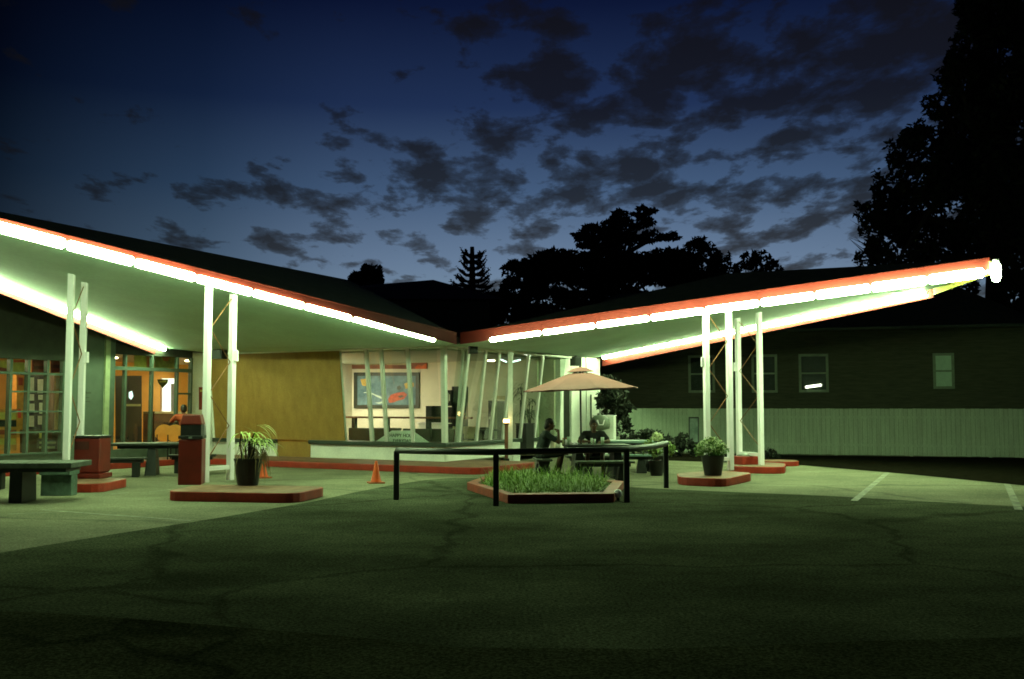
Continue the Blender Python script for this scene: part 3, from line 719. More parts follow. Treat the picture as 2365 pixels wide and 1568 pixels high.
loudspeaker(Vector((D(1012, 900, 31).x, 31.1, 1.10)), (.22, .3, .52), R(-20), 'small black speaker squeezed behind the corner post')
t = thing('stereo_stack', 'black stereo equipment stacked beside the tall speaker tower', 'stereo', Vector((D(1036, 900, 31).x, 31, .172)), R(-20))
for z0, hh, ww in [(.0, .9, .5), (.92, .5, .46), (1.44, .5, .34)]:
    MB().box((0, 0, z0 + hh / 2), (ww, .4, hh - .01)).build('unit', DARK, t, local=True, bevel=.01)
MB().box((.0, -.215, 1.7), (.2, .02, .3)).build('display', mat('display_grey', (.25, .26, .2), .4), t, local=True)
MB().box((.12, -.226, 1.7), (.03, .02, .2)).build('display_bar', mat('bar_white', (.7, .7, .6), .4), t, local=True)
t = thing('sideboard', 'low pale sideboard carrying two small black speakers', 'sideboard', Vector((D(1000, 900, 31).x, 31.05, .172)), R(-20))
MB().box((0, 0, .46), (.8, .45, .9)).build('body', WALLW, t, local=True, bevel=.01); MB().box((0, 0, .92), (.86, .5, .03)).build('worktop', WHITE, t, local=True)
# dark inner door and plants behind the glass facing the tables
PW = LF(0, -6.15, 0)
mb, pts, n = flat('', None, None, rect(1129, 925, 1141, 1040), PW, V, None, .05)
t = thing('menu_stand', 'narrow dark standing menu board inside the glass', 'sign', pts[3]); mb.build('board', DARK, t)
mb, _, _ = flat('', None, None, rect(1130.5, 962, 1139.5, 968), PW, V, None, .056); mb.build('heading', mat('heading_pale', (.5, .55, .5), .5), t)
mb, pts, n = flat('', None, None, rect(1149, 926, 1171, 1040), PW, V, None, .04)
t = thing('inner_door', 'dark glazed inner door with pale lintel inside the cafe', 'door', pts[3])
mb.build('door_leaf', mat('inner_door_paint', (.05, .07, .05), .4), t)
mb, _, _ = flat('', None, None, rect(1147, 914, 1174, 925), PW, V, None, .06); mb.build('lintel', CREAM, t)

# ------------------------------------------------------------------ foliage helpers
def leaf_cards(mb, n, centre, rad, size, shell=.5, flatten=1.0, updir=None):
    c = Vector(centre); rad = Vector(rad) if not isinstance(rad, (int, float)) else Vector((rad,) * 3)
    for _ in range(n):
        while True:
            q = Vector((random.uniform(-1, 1), random.uniform(-1, 1), random.uniform(-1, 1)))
            if q.length <= 1 and q.length > 0.05: break
        q = q.normalized() * (q.length ** shell)
        p = c + Vector((q.x * rad.x, q.y * rad.y, q.z * rad.z))
        s = size * random.uniform(.55, 1.3)
        a = Vector((random.gauss(0, 1), random.gauss(0, 1), random.gauss(0, 1) * flatten)).normalized()
        b = a.cross(Vector((random.gauss(0, 1), random.gauss(0, 1), random.gauss(0, 1)))).normalized()
        mb.add([p - a * s, p - b * s * .42, p + a * s, p + b * s * .42], [(0, 1, 2, 3)])
def blade(mb, p, d, L_, wd, droop, n=5):
    p, d = Vector(p), Vector(d).normalized(); side = d.cross(Zv); side = side.normalized() if side.length > .01 else Vector((1, 0, 0))
    o = len(mb.v); q = p.copy()
    for i in range(n + 1):
        t_ = i / n; wv = wd * (1 - t_) ** .7 * min(1, .35 + 3 * t_)
        mb.v += [q - side * wv, q + side * wv]
        d = (d + Vector((0, 0, -droop / n * (1 + t_)))).normalized(); q = q + d * (L_ / n)
    for i in range(n): mb.f.append((o + 2 * i, o + 2 * i + 1, o + 2 * i + 3, o + 2 * i + 2))
def branch_tree(name, label, base, trunk_top, tr, clumps, leafm, nleaf, lsize, group=None, cat='tree', limbs=True, extra=None, sub=0):
    t = thing(name, label, cat, (base.x, base.y, 0), 0, group)
    m = MB(); m.tube([base, base.lerp(trunk_top, .5) + Vector((random.uniform(-.2, .2), 0, 0)), trunk_top], [tr, tr * .75, tr * .35], 8)
    if limbs:
        for c, r in clumps:
            s0 = base.lerp(trunk_top, random.uniform(.45, .95)); c = Vector(c)
            m.tube([s0, s0.lerp(c, .55) + Vector((0, 0, .25)), c], [tr * .4, tr * .25, tr * .08], 6)
    cr = MB()
    tot = sum((r if isinstance(r, (int, float)) else (r[0] * r[1] * r[2]) ** (1 / 3)) ** 2 for _, r in clumps)
    tw = MB()
    for c, r in clumps:
        rr = (r if isinstance(r, (int, float)) else (r[0] * r[1] * r[2]) ** (1 / 3)) ** 2
        nl = max(8, int(nleaf * rr / tot))
        if sub:
            rv = Vector((r, r, r)) if isinstance(r, (int, float)) else Vector(r); c = Vector(c)
            leaf_cards(cr, int(nl * .22), c, rv * .75, lsize)
            for q in range(sub):
                o_ = Vector((random.gauss(0, 1), random.gauss(0, 1), random.gauss(0, 1))).normalized() * random.uniform(.55, 1.0); sc2 = c + Vector((o_.x * rv.x, o_.y * rv.y, o_.z * rv.z))
                f_ = random.uniform(.22, .42); leaf_cards(cr, int(nl * .78 / sub * random.uniform(.5, 1.5)), sc2, rv * f_, lsize, .7)
                m.tube([c, c.lerp(sc2, .6) + Vector((0, 0, -.05)), sc2 + (sc2 - c) * .15], [tr * .10, tr * .06, tr * .02], 4, cap=False)
        else: leaf_cards(cr, nl, c, r, lsize)
    if extra: extra(cr)
    m.build('trunk', BARK, t)
    cr.build('crown', leafm, t); return t

# ------------------------------------------------------------------ trees behind
random.seed(11)
d0 = 62.0
base = D(1400, 935, d0); base.z = 0
cl = []
for px, py, rx, rz2 in [(1432, 500, 30, 16), (1490, 490, 34, 9), (1455, 520, 60, 14), (1400, 530, 60, 16), (1360, 545, 50, 12), (1500, 545, 50, 12), (1545, 548, 24, 6), (1420, 560, 90, 18),
                       (1300, 590, 90, 16), (1225, 605, 46, 10), (1380, 600, 110, 22), (1480, 600, 70, 24), (1300, 632, 90, 20), (1220, 650, 80, 20), (1160, 690, 60, 24), (1250, 690, 80, 30), (1440, 650, 80, 26),
                       (1350, 650, 50, 18), (1520, 640, 60, 24), (1180, 720, 90, 30), (1300, 730, 120, 30), (1440, 730, 90, 26), (1560, 710, 80, 30), (1260, 620, 90, 22), (1340, 615, 80, 20), (1210, 630, 70, 18), (1420, 615, 100, 26), (1500, 620, 60, 24), (1540, 600, 50, 22), (1400, 690, 110, 24), (1500, 690, 90, 24), (1250, 670, 60, 14)]:
    p = D(px, py, d0 + random.uniform(-2, 2)); k = d0 / F
    cl.append((p, (rx * k, 1.6, rz2 * k)))
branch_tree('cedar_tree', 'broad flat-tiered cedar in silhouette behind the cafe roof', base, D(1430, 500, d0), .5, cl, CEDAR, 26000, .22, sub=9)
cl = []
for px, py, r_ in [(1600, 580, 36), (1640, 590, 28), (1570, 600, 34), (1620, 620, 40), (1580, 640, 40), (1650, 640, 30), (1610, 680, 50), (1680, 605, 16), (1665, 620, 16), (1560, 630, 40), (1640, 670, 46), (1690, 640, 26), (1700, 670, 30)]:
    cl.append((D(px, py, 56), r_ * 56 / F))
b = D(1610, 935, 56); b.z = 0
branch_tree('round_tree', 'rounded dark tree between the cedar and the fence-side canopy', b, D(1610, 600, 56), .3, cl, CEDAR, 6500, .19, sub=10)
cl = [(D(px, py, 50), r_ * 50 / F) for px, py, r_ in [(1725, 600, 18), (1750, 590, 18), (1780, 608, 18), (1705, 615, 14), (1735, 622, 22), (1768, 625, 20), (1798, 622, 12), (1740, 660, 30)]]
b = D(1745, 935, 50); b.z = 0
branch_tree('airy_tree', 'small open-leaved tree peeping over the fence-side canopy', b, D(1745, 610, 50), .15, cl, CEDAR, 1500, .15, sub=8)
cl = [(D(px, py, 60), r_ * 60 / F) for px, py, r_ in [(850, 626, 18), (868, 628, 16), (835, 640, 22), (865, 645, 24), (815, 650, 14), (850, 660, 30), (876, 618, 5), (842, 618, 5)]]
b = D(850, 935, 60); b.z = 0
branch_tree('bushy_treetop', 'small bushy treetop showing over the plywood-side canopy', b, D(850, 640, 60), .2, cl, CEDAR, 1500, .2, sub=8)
# monkey-puzzle like conifer
t = thing('conifer', 'lone spiky conifer with upturned branches against the sky', 'tree', (D(1092, 935, 58).x, 58, 0))
pb = D(1092, 935, 58); pb.z = 0; pt = D(1090, 570, 58)
m = MB(); m.tube([pb, pb.lerp(pt, .6), pt], [.3, .28, .12], 8); m.build('trunk', BARK, t)
cr = MB()
for py, hw, up in [(576, 26, 10), (588, 30, 12), (604, 30, 14), (620, 38, 12), (633, 46, 12), (644, 50, 10), (655, 52, 8), (664, 50, 6), (676, 48, 4), (690, 50, 0)]:
    for sgn_ in (-1, 1):
        for q in range(3):
            L_ = hw * random.uniform(.8, 1.08); dy = random.uniform(-3, 3)
            p0 = D(1091, py + 14 + dy, 58); dep = random.uniform(-1, 1) * hw / F * 58 * .7
            pts = []
            for i in range(7):
                f_ = i / 6; p = D(1091 + sgn_ * L_ * f_ * (1 if q == 0 else .75), py + 14 + dy - up * 1.1 * f_ ** 2.2 + 5 * math.sin(f_ * 3.1), 58); p.y += dep * f_; pts.append(p)
            cr.tube(pts, [.05, .06, .07, .075, .075, .06, .03], 5)
            for p in pts[1:]: leaf_cards(cr, 3, p, .10, .11)
cr.build('crown', CEDAR, t)
# the big tree at the edge
random.seed(5)
cl = []
for px, py, r_ in [(2010, 600, 45), (2040, 540, 60), (2010, 500, 45), (2060, 440, 52), (2085, 370, 52), (2120, 500, 75), (2140, 420, 60), (2110, 325, 34), (2165, 330, 58), (2180, 250, 46), (2240, 280, 80), (2215, 170, 50), (2260, 190, 70),
                   (2250, 90, 60), (2310, 60, 90), (2330, 200, 90), (2320, 330, 90), (2220, 400, 80), (2300, 450, 90), (2190, 540, 70), (2260, 560, 80), (2340, 560, 80), (2400, 420, 120), (2420, 180, 120), (2430, 620, 100),
                   (2120, 600, 50), (2060, 620, 40), (2210, 630, 60), (2380, 680, 80), (2320, 760, 60), (2400, 820, 80), (2250, -20, 60), (2360, -30, 110)]:
    cl.append((D(px, py, 40 + random.uniform(-2, 2.5)), r_ * 40 / F * 1.02))
b = D(2290, 935, 41); b.z = 0
def fronds(cr):
    for i in range(26):
        py = random.uniform(500, 620); p = D(2000 + random.uniform(0, 25), py + 12, 39); q = p
        blade(cr, p, Vector((-1, 0, random.uniform(.3, .75))), random.uniform(.5, 1.0), .06, -.15)
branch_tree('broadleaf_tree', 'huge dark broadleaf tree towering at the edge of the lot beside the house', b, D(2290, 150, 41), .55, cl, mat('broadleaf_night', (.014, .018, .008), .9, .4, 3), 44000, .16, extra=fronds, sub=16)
# shrubs in front of house and fence
def shrub(name, label, clumps, n, s, m=LEAFD, group=None):
    c0 = Vector(clumps[0][0]); b = Vector((c0.x, c0.y, 0)); return branch_tree(name, label, b, Vector((c0.x, c0.y, c0.z)), .05, clumps, m, n, s, group, 'shrub', sub=8)
shrub('shrub', 'tall dark bush between the pale side wall and the grey fence', [(D(px, py, 33), r_ * 33 / F) for px, py, r_ in [(1415, 950, 40), (1425, 905, 34), (1400, 920, 30), (1440, 940, 24), (1430, 985, 36), (1395, 990, 26), (1400, 880, 20)]], 2600, .10)
shrub('shrub', 'low dark bush at the fence foot below the framed poster', [(D(px, py, 32), r_ * 32 / F) for px, py, r_ in [(1560, 1030, 26), (1600, 1034, 20), (1530, 1022, 22), (1575, 1012, 14)]], 900, .09)
shrub('shrub', 'low dark bush spreading behind the far picnic table', [(D(px, py, 31), r_ * 31 / F) for px, py, r_ in [(1470, 1012, 30), (1500, 1010, 26), (1445, 1020, 20)]], 900, .09)
shrub('weed_clump', 'small weedy clump growing at the fence foot beyond the columns', [(D(px, py, 31), r_ * 31 / F) for px, py, r_ in [(1765, 1052, 10), (1782, 1048, 10), (1800, 1055, 8)]], 220, .07)
random.seed(21)
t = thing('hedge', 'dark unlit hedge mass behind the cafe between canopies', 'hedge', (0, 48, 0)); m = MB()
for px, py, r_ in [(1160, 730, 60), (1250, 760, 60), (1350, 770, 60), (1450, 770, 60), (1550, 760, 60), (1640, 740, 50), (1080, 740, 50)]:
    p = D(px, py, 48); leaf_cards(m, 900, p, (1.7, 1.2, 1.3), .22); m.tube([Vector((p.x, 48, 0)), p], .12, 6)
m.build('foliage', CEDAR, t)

# indoor plants and a dark box behind the glass facing the tables
random.seed(41)
for px, dd, h_, nm in [(1203, 30.6, 2.2, 'tall dark indoor plant behind the slim outdoor post'), (1222, 31.6, 1.9, 'shorter dark indoor plant close to the pale wall pier')]:
    p = D(px, 1000, dd); p.z = .172; t = thing('indoor_plant', nm, 'potted plant', p, 0, 'indoor plants')
    MB().lathe(p, [(.13, 0), (.17, .3), (.15, .3)], 14).build('pot', DARK, t)
    st, lv = MB(), MB()
    for q in range(3): st.tube([p + Vector((.03 * q - .03, 0, .28)), p + Vector((random.uniform(-.1, .1), random.uniform(-.1, .1), h_ * random.uniform(.7, .95)))], .018, 6)
    for q in range(10):
        c = p + Vector((random.uniform(-.16, .16), random.uniform(-.16, .16), random.uniform(.7, h_)))
        for e_ in range(9): a_ = random.uniform(0, 6.28); blade(lv, c, Vector((math.cos(a_), math.sin(a_), random.uniform(-.2, .8))), random.uniform(.25, .5), .02, 1.3, 5)
    st.build('stems', BARK, t); lv.build('leaves', mat('indoor_leaf', (.035, .06, .025), .6, .3, 6), t)
p = D(1212, 1010, 30.0); p.z = .172; t = thing('dark_crate', 'black box standing low behind the glass beside the slim post', 'box', p, R(61))
MB().box((0, 0, .45), (.5, .35, .9)).build('body', DARK, t, local=True, bevel=.01); MB().box((0, 0, .915), (.53, .38, .03)).build('lid', BLACKP, t, local=True)
# ------------------------------------------------------------------ houses
HW = mat('dark_siding', (.062, .066, .038), .85, .3, 2, .2, stretch=(1, 1, 9))
hp0, hp1 = Vector((1.4, 39.56, 0)), Vector((17.6, 34.0, 0))
hd = (hp1 - hp0).normalized(); hnv = Vector((-hd.y, hd.x, 0)); hnv = hnv if hnv.y > 0 else -hnv
house = thing('neighbour_house', 'dark clad house with pale sash windows behind the grey fence', 'house', hp0)
def HF(a, n, z): return hp0 + hd * a - hnv * n + Vector((0, 0, z))
HL = (hp1 - hp0).length
wl = MB()
for i in range(28):                                     # lapped boards
    z0 = i * .16; wl.hexa([HF(0, 0, z0), HF(HL, 0, z0), HF(HL, -.1, z0), HF(0, -.1, z0)], [HF(0, -.022, z0 + .159), HF(HL, -.022, z0 + .159), HF(HL, -.1, z0 + .159), HF(0, -.1, z0 + .159)])
wl.add([HF(0, -.11, 0), HF(HL, -.11, 0), HF(HL, -6, 0), HF(0, -6, 0), HF(0, -.11, 4.4), HF(HL, -.11, 4.4), HF(HL, -6, 4.4), HF(0, -6, 4.4)], [(0, 3, 2, 1), (4, 5, 6, 7), (0, 1, 5, 4), (1, 2, 6, 5), (2, 3, 7, 6), (3, 0, 4, 7)])
wl.build('wall', HW, house)
rf = MB(); rf.add([HF(-.5, .5, 4.41), HF(HL + .5, .5, 4.41), HF(HL + .5, -6.5, 4.41), HF(-.5, -6.5, 4.41), HF(2.2, -3, 6.3), HF(HL - 2.2, -3, 6.3)], [(0, 1, 5, 4), (1, 2, 5), (2, 3, 4, 5), (3, 0, 4), (3, 2, 1, 0)])
rf.build('roof', ROOFM, house)
MB().beam(HF(-.5, .53, 4.36), HF(HL + .5, .53, 4.36), .1, .1).build('gutter', mat('gutter_green', (.05, .07, .05), .6), house)
HFR = mat('house_frame', (.20, .25, .17), .7)
def hwin(x0, y0, x1, y1, kind):
    p = [HIT(x, y, HF(0, 0, 0), hnv) for x, y in ((x0, y1), (x1, y0))]
    a0, a1 = (p[0] - hp0).dot(hd), (p[1] - hp0).dot(hd); z0, z1 = p[0].z, p[1].z; ft = .09
    fm = MB()
    for b in ((a0, a1, z1 - ft, z1), (a0, a1, z0, z0 + ft), (a0, a0 + ft, z0 + ft, z1 - ft), (a1 - ft, a1, z0 + ft, z1 - ft)): fm.add(*hx(HF, *b, .004, .06))
    fo = fm.build('window', HFR, house)
    mid = (z0 + z1) / 2
    MB().add(*hx(HF, a0 + ft, a1 - ft, mid - .03, mid + .03, .006, .045)).build('sash_bar', HFR, fo)
    back = mat('pale_blind', (.60, .70, .60), .7, .08) if kind == 'blind' else mat('dark_room', (.02, .028, .02), .9, .3)
    MB().add(*hx(HF, a0 + ft, a1 - ft, z0 + ft, z1 - ft, .002, .006)).build('blind', back, fo)
    MB().add(*hx(HF, a0 + ft, a1 - ft, z0 + ft, z1 - ft, .016, .022)).build('pane', GLASSD, fo)
    return fo, a0, a1, z0, z1
def hx(fn, a0, a1, z0, z1, n0, n1):
    q = MB().hexa([fn(a0, n0, z0), fn(a1, n0, z0), fn(a1, n1, z0), fn(a0, n1, z0)], [fn(a0, n0, z1), fn(a1, n0, z1), fn(a1, n1, z1), fn(a0, n1, z1)]); return q.v, q.f
hwin(1590, 820, 1650, 907, ''); hwin(1736, 818, 1794, 907, '')
fo, a0, a1, z0, z1 = hwin(1845, 817, 1912, 906, '')
lt = thing('window_reflection', 'bright slanting reflection of the tubes in the third sash window of the dark house', 'light', HF((a0 + a1) / 2, .05, z0 + .25))  # glowing tube added for the canopy lights mirrored in the pane
pa, pb_ = HIT(1860, 894, HF(0, .05, 0), hnv), HIT(1896, 889, HF(0, .05, 0), hnv)
MB().tube([pa, pb_], .045, 10).build('tube', emit('reflected_strip', (.95, 1, .75), 5), lt)
MB().tube([pa - (pb_ - pa).normalized() * .05, pa], .035, 8).build('end_cap', WHITE, lt); MB().tube([pb_, pb_ + (pb_ - pa).normalized() * .05], .035, 8).build('end_cap', WHITE, lt)
hwin(2155, 815, 2202, 898, 'blind')
# far house behind the roof valley
fd = 44.0
fh = thing('far_house', 'dark low-pitched house roof rising behind the roof valley', 'house', D(950, 935, fd) * 1)
fh.location.z = 0
xs = [D(x, 900, fd).x for x in (600, 1150)]
rl, rr, rp = D(640, 690, fd - .5), D(1165, 690, fd - .5), D(1000, 646, fd + 4)
rp0 = D(830, 660, fd + 4)
MB().box(((xs[0] + xs[1]) / 2, fd + 4.25, rl.z / 2 - .01), (xs[1] - xs[0] - .8, 8.2, rl.z - .02)).build('wall', HW, fh)
MB().add([rl, rr, Vector((rr.x, fd + 9, rr.z)), Vector((rl.x, fd + 9, rl.z)), rp0, rp], [(0, 1, 5, 4), (1, 2, 5), (2, 3, 4, 5), (3, 0, 4), (3, 2, 1, 0)]).build('roof', ROOFM, fh)

# ------------------------------------------------------------------ fence
f0, f1 = G(1385, 1043.5), G(2364, 1058.5); fdv = (f1 - f0).normalized(); f1 = f0 + fdv * 17.5
fn_ = Vector((fdv.y, -fdv.x, 0)); fn_ = fn_ if fn_.y < 0 else -fn_
fence = thing('board_fence', 'long grey vertical-board fence in front of the dark house', 'fence', f0)
fm = MB(); x = 0.0; random.seed(9)
FEN = mat('fence_paint', (.31, .36, .27), .8, .14, 1.6, .25, stretch=(5, 5, .6), detail=8, fine=.15)
while x < 17.4:
    wv = random.uniform(.125, .15); o_ = random.uniform(-.006, .006); c = f0 + fdv * (x + wv / 2) + fn_ * o_
    fm.box(c + Zv * (.78 + random.uniform(-.006, .006)), (wv - .008, .02, 1.5), ax=(fdv, fn_, Zv)); x += wv
fm.build('board_panel', FEN, fence)
for i in range(8):
    p = f0 + fdv * (1 + i * 2.3) - fn_ * .06; MB().box(p + Zv * .74, (.09, .09, 1.48), ax=(fdv, fn_, Zv)).build('post', FEN, fence)
MB().beam(f0 - fn_ * .04 + Zv * .35, f1 - fn_ * .04 + Zv * .35, .05, .08).build('rail', FEN, fence)
MB().beam(f0 - fn_ * .04 + Zv * 1.25, f1 - fn_ * .04 + Zv * 1.25, .05, .08).build('rail', FEN, fence)
FP = f0 + fn_ * .03
mb, pts, n = flat('', None, None, rect(1590, 963, 1613.5, 1024), FP, fn_, None, .03)
t = thing('framed_poster', 'narrow upright framed poster of pale blue shapes hung on the fence', 'poster', pts[3]); mb.build('frame', DARK, t)
mb, pts, n = flat('', None, None, rect(1592.5, 966, 1611.5, 1021), FP, fn_, None, .034); mb.build('print', mat('poster_print', (.16, .24, .22), .6, .55, 3.5, detail=8, col2=(.30, .38, .33)), t)

# ------------------------------------------------------------------ railing, planter, cones
rp = [G(915, 1154), G(1145, 1168), G(1447, 1160), G(1538, 1127)]
rail = thing('railing', 'low black pipe railing bent round the grassy planter', 'railing', rp[1])
RZ = [.855, .875, .895, .88]
for p, z in zip(rp, RZ):
    MB().beam(p + Zv * 0.0, p + Zv * (z - .01), .095, .095).build('post', DARK, rail, bevel=.01)
pts = [p + Zv * z for p, z in zip(rp, RZ)]
pts = [pts[0], pts[0].lerp(pts[1], .5) + Vector((0, -.08, 0)), pts[1], pts[1].lerp(pts[2], .5) + Vector((0, -.03, 0)), pts[2], pts[2].lerp(pts[3], .5) + Vector((.12, 0, 0)), pts[3], pts[3] + Vector((.06, .3, 0))]
MB().tube(pts, .055, 10).build('top_rail', DARK, rail, smooth=True)

pc = [G(1078, 1131), G(1172, 1163), G(1418, 1160), G(1560 - 120, 1128), G(1150, 1104)]
po = [(p.x, p.y) for p in pc]
cc_ = sum((Vector((*p, 0)) for p in po), Vector()) / len(po)
pl = thing('planter_bed', 'red-edged raised planter bed full of tall grass behind the railing', 'planter', cc_)
m = MB(); n = len(po); KB = .15
outer = [Vector((*p, 0)) for p in po]; inner = [cc_ + (p - cc_) * .86 for p in outer]
for i in range(n):
    a, b, c2, d2 = outer[i], outer[(i + 1) % n], inner[(i + 1) % n], inner[i]
    m.hexa([a, b, c2, d2], [a + Zv * KB, b + Zv * KB, c2 + Zv * KB, d2 + Zv * KB])
m.build('kerb_side', mat('orange_kerb_paint', (.22, .028, .010), .6, .35, 4, .3, fine=.2), pl, bevel=.012)
MB().prism([(p.x, p.y) for p in inner], .01, .11).build('soil', mat('soil', (.018, .016, .010)), pl)
gm = MB(); random.seed(4)
ins = [cc_ + (p - cc_) * .80 for p in outer]
def inpoly(p):
    c = False; j = len(ins) - 1
    for i in range(len(ins)):
        if (ins[i].y > p.y) != (ins[j].y > p.y) and p.x < (ins[j].x - ins[i].x) * (p.y - ins[i].y) / (ins[j].y - ins[i].y) + ins[i].x: c = not c
        j = i
    return c
cnt = 0
while cnt < 8500:
    p = Vector((random.uniform(-1.6, 2.6), random.uniform(16.2, 24), .10))
    if not inpoly(p): continue
    cnt += 1
    hgt = random.uniform(.18, .38) * (1 + .25 * math.sin(p.x * 4.1 + p.y * 2.3)) * (1.15 if p.y > 18.5 else .9)
    blade(gm, p, Vector((random.gauss(0, .6), random.gauss(0, .6), 1)), hgt, random.uniform(.005, .010), random.uniform(.6, 2.2), 4)
gm.build('tall_grass', GRASSM, pl)
p = G(1427, 1156); t = thing('globe_light', 'small unlit white globe on a stub beside the planter corner', 'garden light', p)
MB().ball(p + Zv * .12, .075, 16, 10).build('globe', WHITE, t, smooth=True); MB().lathe(p, [(.03, 0), (.03, .06)], 10).build('stub', DARK, t)

def cone(p, label, rz=0):
    t = thing('traffic_cone', label, 'traffic cone', p, rz, 'orange traffic cones')
    MB().lathe((0, 0, 0), [(.12, .03), (.11, .05), (.075, .2), (.03, .45), (.022, .47), (.0, .472)], 20).build('cone', ORANGE, t, local=True, smooth=True)
    MB().box((0, 0, .018), (.34, .34, .032)).build('base', mat('cone_base', (.30, .06, .015), .6), t, local=True, bevel=.01)
cone(G(868, 1116), 'orange traffic cone standing alone in front of the red kerb', .3)
p = G(607, 1104); cone(p, 'orange traffic cone half hidden behind the palm pot', .5)

# ------------------------------------------------------------------ plant pots
def pot(p, r1, r0, h, label, leafmk, name='potted_plant'):
    t = thing(name, label, 'potted plant', p)
    prof = [(r0, 0), (r1 * .97, h * .93), (r1, h * .93), (r1, h), (r1 * .93, h), (r1 * .9, h * .9), (.01, h * .88)]
    MB().lathe(p, prof, 24).build('pot', BLACKP, t, smooth=False)
    MB().lathe(p, [(r1 * .9, h * .885), (r1 * .9, h * .90)], 20).build('soil', mat('soil', (.018, .016, .010)), t)
    leafmk(t); return t
p = G(572, 1120, .172)
def palm(t):
    random.seed(31); st = MB(); lv = MB(); dr = MB()
    tops = []
    for i in range(7):
        a = random.uniform(-.14, .14); b = random.uniform(-.1, .1); tp = p + Vector((a * 1.5 + .10, b * 1.5, random.uniform(.72, 1.3)))
        st.tube([p + Vector((a * .6, b * .6, .42)), p + Vector((a, b, .75)), tp], [.02, .018, .012], 6); tops.append(tp)
    for tp in tops:
        for k in range(10):
            an = random.uniform(0, 6.283); blade(lv, tp, Vector((math.cos(an) + .25, math.sin(an), random.uniform(.15, .95))), random.uniform(.3, .58), .021, random.uniform(.8, 1.9), 6)
        for k in range(14):
            an = random.uniform(0, 6.283); q = tp - Zv * random.uniform(.05, .35); blade(dr, q, Vector((math.cos(an), math.sin(an), -.3)), random.uniform(.25, .5), .012, 2.5, 5)
    for k in range(6):
        an = random.uniform(-.5, .4); blade(lv, p + Vector((.15, 0, 1.1)), Vector((math.cos(an), math.sin(an), random.uniform(-.1, .5))), random.uniform(.4, .58), .016, 1.1, 6)
    st.build('stems', BARK, t); lv.build('leaves', mat('palm_leaf', (.42, .52, .15), .5, .3, 6), t); dr.build('dry_leaves', DRYLEAF, t)
pot(p, .26, .19, .49, 'scruffy palm in a tall black pot on the red island', palm)
p2 = G(1646, 1097, .172)
def flowers(t):
    random.seed(8); lv = MB(); fl = MB()
    for i in range(26):
        a = random.uniform(0, 6.283); rr = random.uniform(.05, .34); c = p2 + Vector((math.cos(a) * rr, math.sin(a) * rr, random.uniform(.46, .78) - rr * .2)); leaf_cards(lv, 26, c, .09, .045)
        if random.random() < .9: leaf_cards(fl, 24, c + Vector((0, -.04, .06)), .07, .032)
    lv.build('leaves', LEAF, t); fl.build('blossoms', mat('pale_blossom', (.60, .66, .40), .6, .2, 9), t)
pot(p2, .25, .18, .42, 'black pot of pale small blossoms on the red island by the columns', flowers)
p3 = Vector((D(1515, 1000, 23.4).x, 23.4, 0))
def hydrangea(t):
    random.seed(18); lv = MB(); fl = MB(); st = MB()
    st.tube([p3 + Zv * .3, p3 + Zv * .85], .012, 6)
    leaf_cards(fl, 260, p3 + Vector((.02, 0, .90)), (.14, .12, .11), .035)
    for dx, z in [(-.18, .72), (-.26, .62), (.1, .62), (.25, .68), (.0, .55), (-.1, .6), (.35, .6)]: leaf_cards(lv, 34, p3 + Vector((dx, random.uniform(-.1, .1), z)), .12, .07)
    st.build('stems', BARK, t); lv.build('leaves', mat('pale_leaf', (.20, .28, .08), .5, .4, 6), t); fl.build('blossoms', mat('cream_blossom', (.62, .66, .40), .6, .15, 9), t)
pot(p3, .19, .14, .36, 'pot with one big pale flower head beside the far picnic table', hydrangea)

# ------------------------------------------------------------------ bins
bp = G(442, 1118, .172)
t = thing('litter_bin', 'square red litter bin with black slot and domed hood on the column island', 'bin', bp, R(8))
MB().box((0, 0, .42), (.42, .42, .84)).build('body', REDBIN, t, local=True, bevel=.015)
MB().box((0, 0, .88), (.44, .44, .06)).build('collar', BLACKP, t, local=True, bevel=.01)
MB().box((0, 0, 1.01), (.37, .37, .2)).build('slot', BLACKP, t, local=True)
MB().hexa([(-.2, -.2, 1.11), (.2, -.2, 1.11), (.2, .2, 1.11), (-.2, .2, 1.11)], [(-.16, -.16, 1.30), (.16, -.16, 1.30), (.16, .16, 1.30), (-.16, .16, 1.30)]).build('hood', REDBIN, t, local=True, bevel=.02)
MB().box((.0, -.222, .87), (.06, .02, .04)).build('latch', STEEL, t, local=True)
bp = G(212, 1103, .172)
t = thing('drum_bin', 'wide dark red bin on its own kerb beside the shop windows', 'bin', bp, R(-4))
MB().box((0, 0, .46), (.54, .5, .70)).build('body', REDBIN, t, local=True, bevel=.03)
MB().box((0, 0, .05), (.60, .56, .1)).build('base', REDBIN, t, local=True, bevel=.02)
MB().box((0, 0, .835), (.57, .53, .05)).build('rim', BLACKP, t, local=True, bevel=.012)
MB().box((-.1, -.252, .66), (.3, .02, .16)).build('panel', mat('bin_dark_panel', (.06, .012, .008), .6), t, local=True)

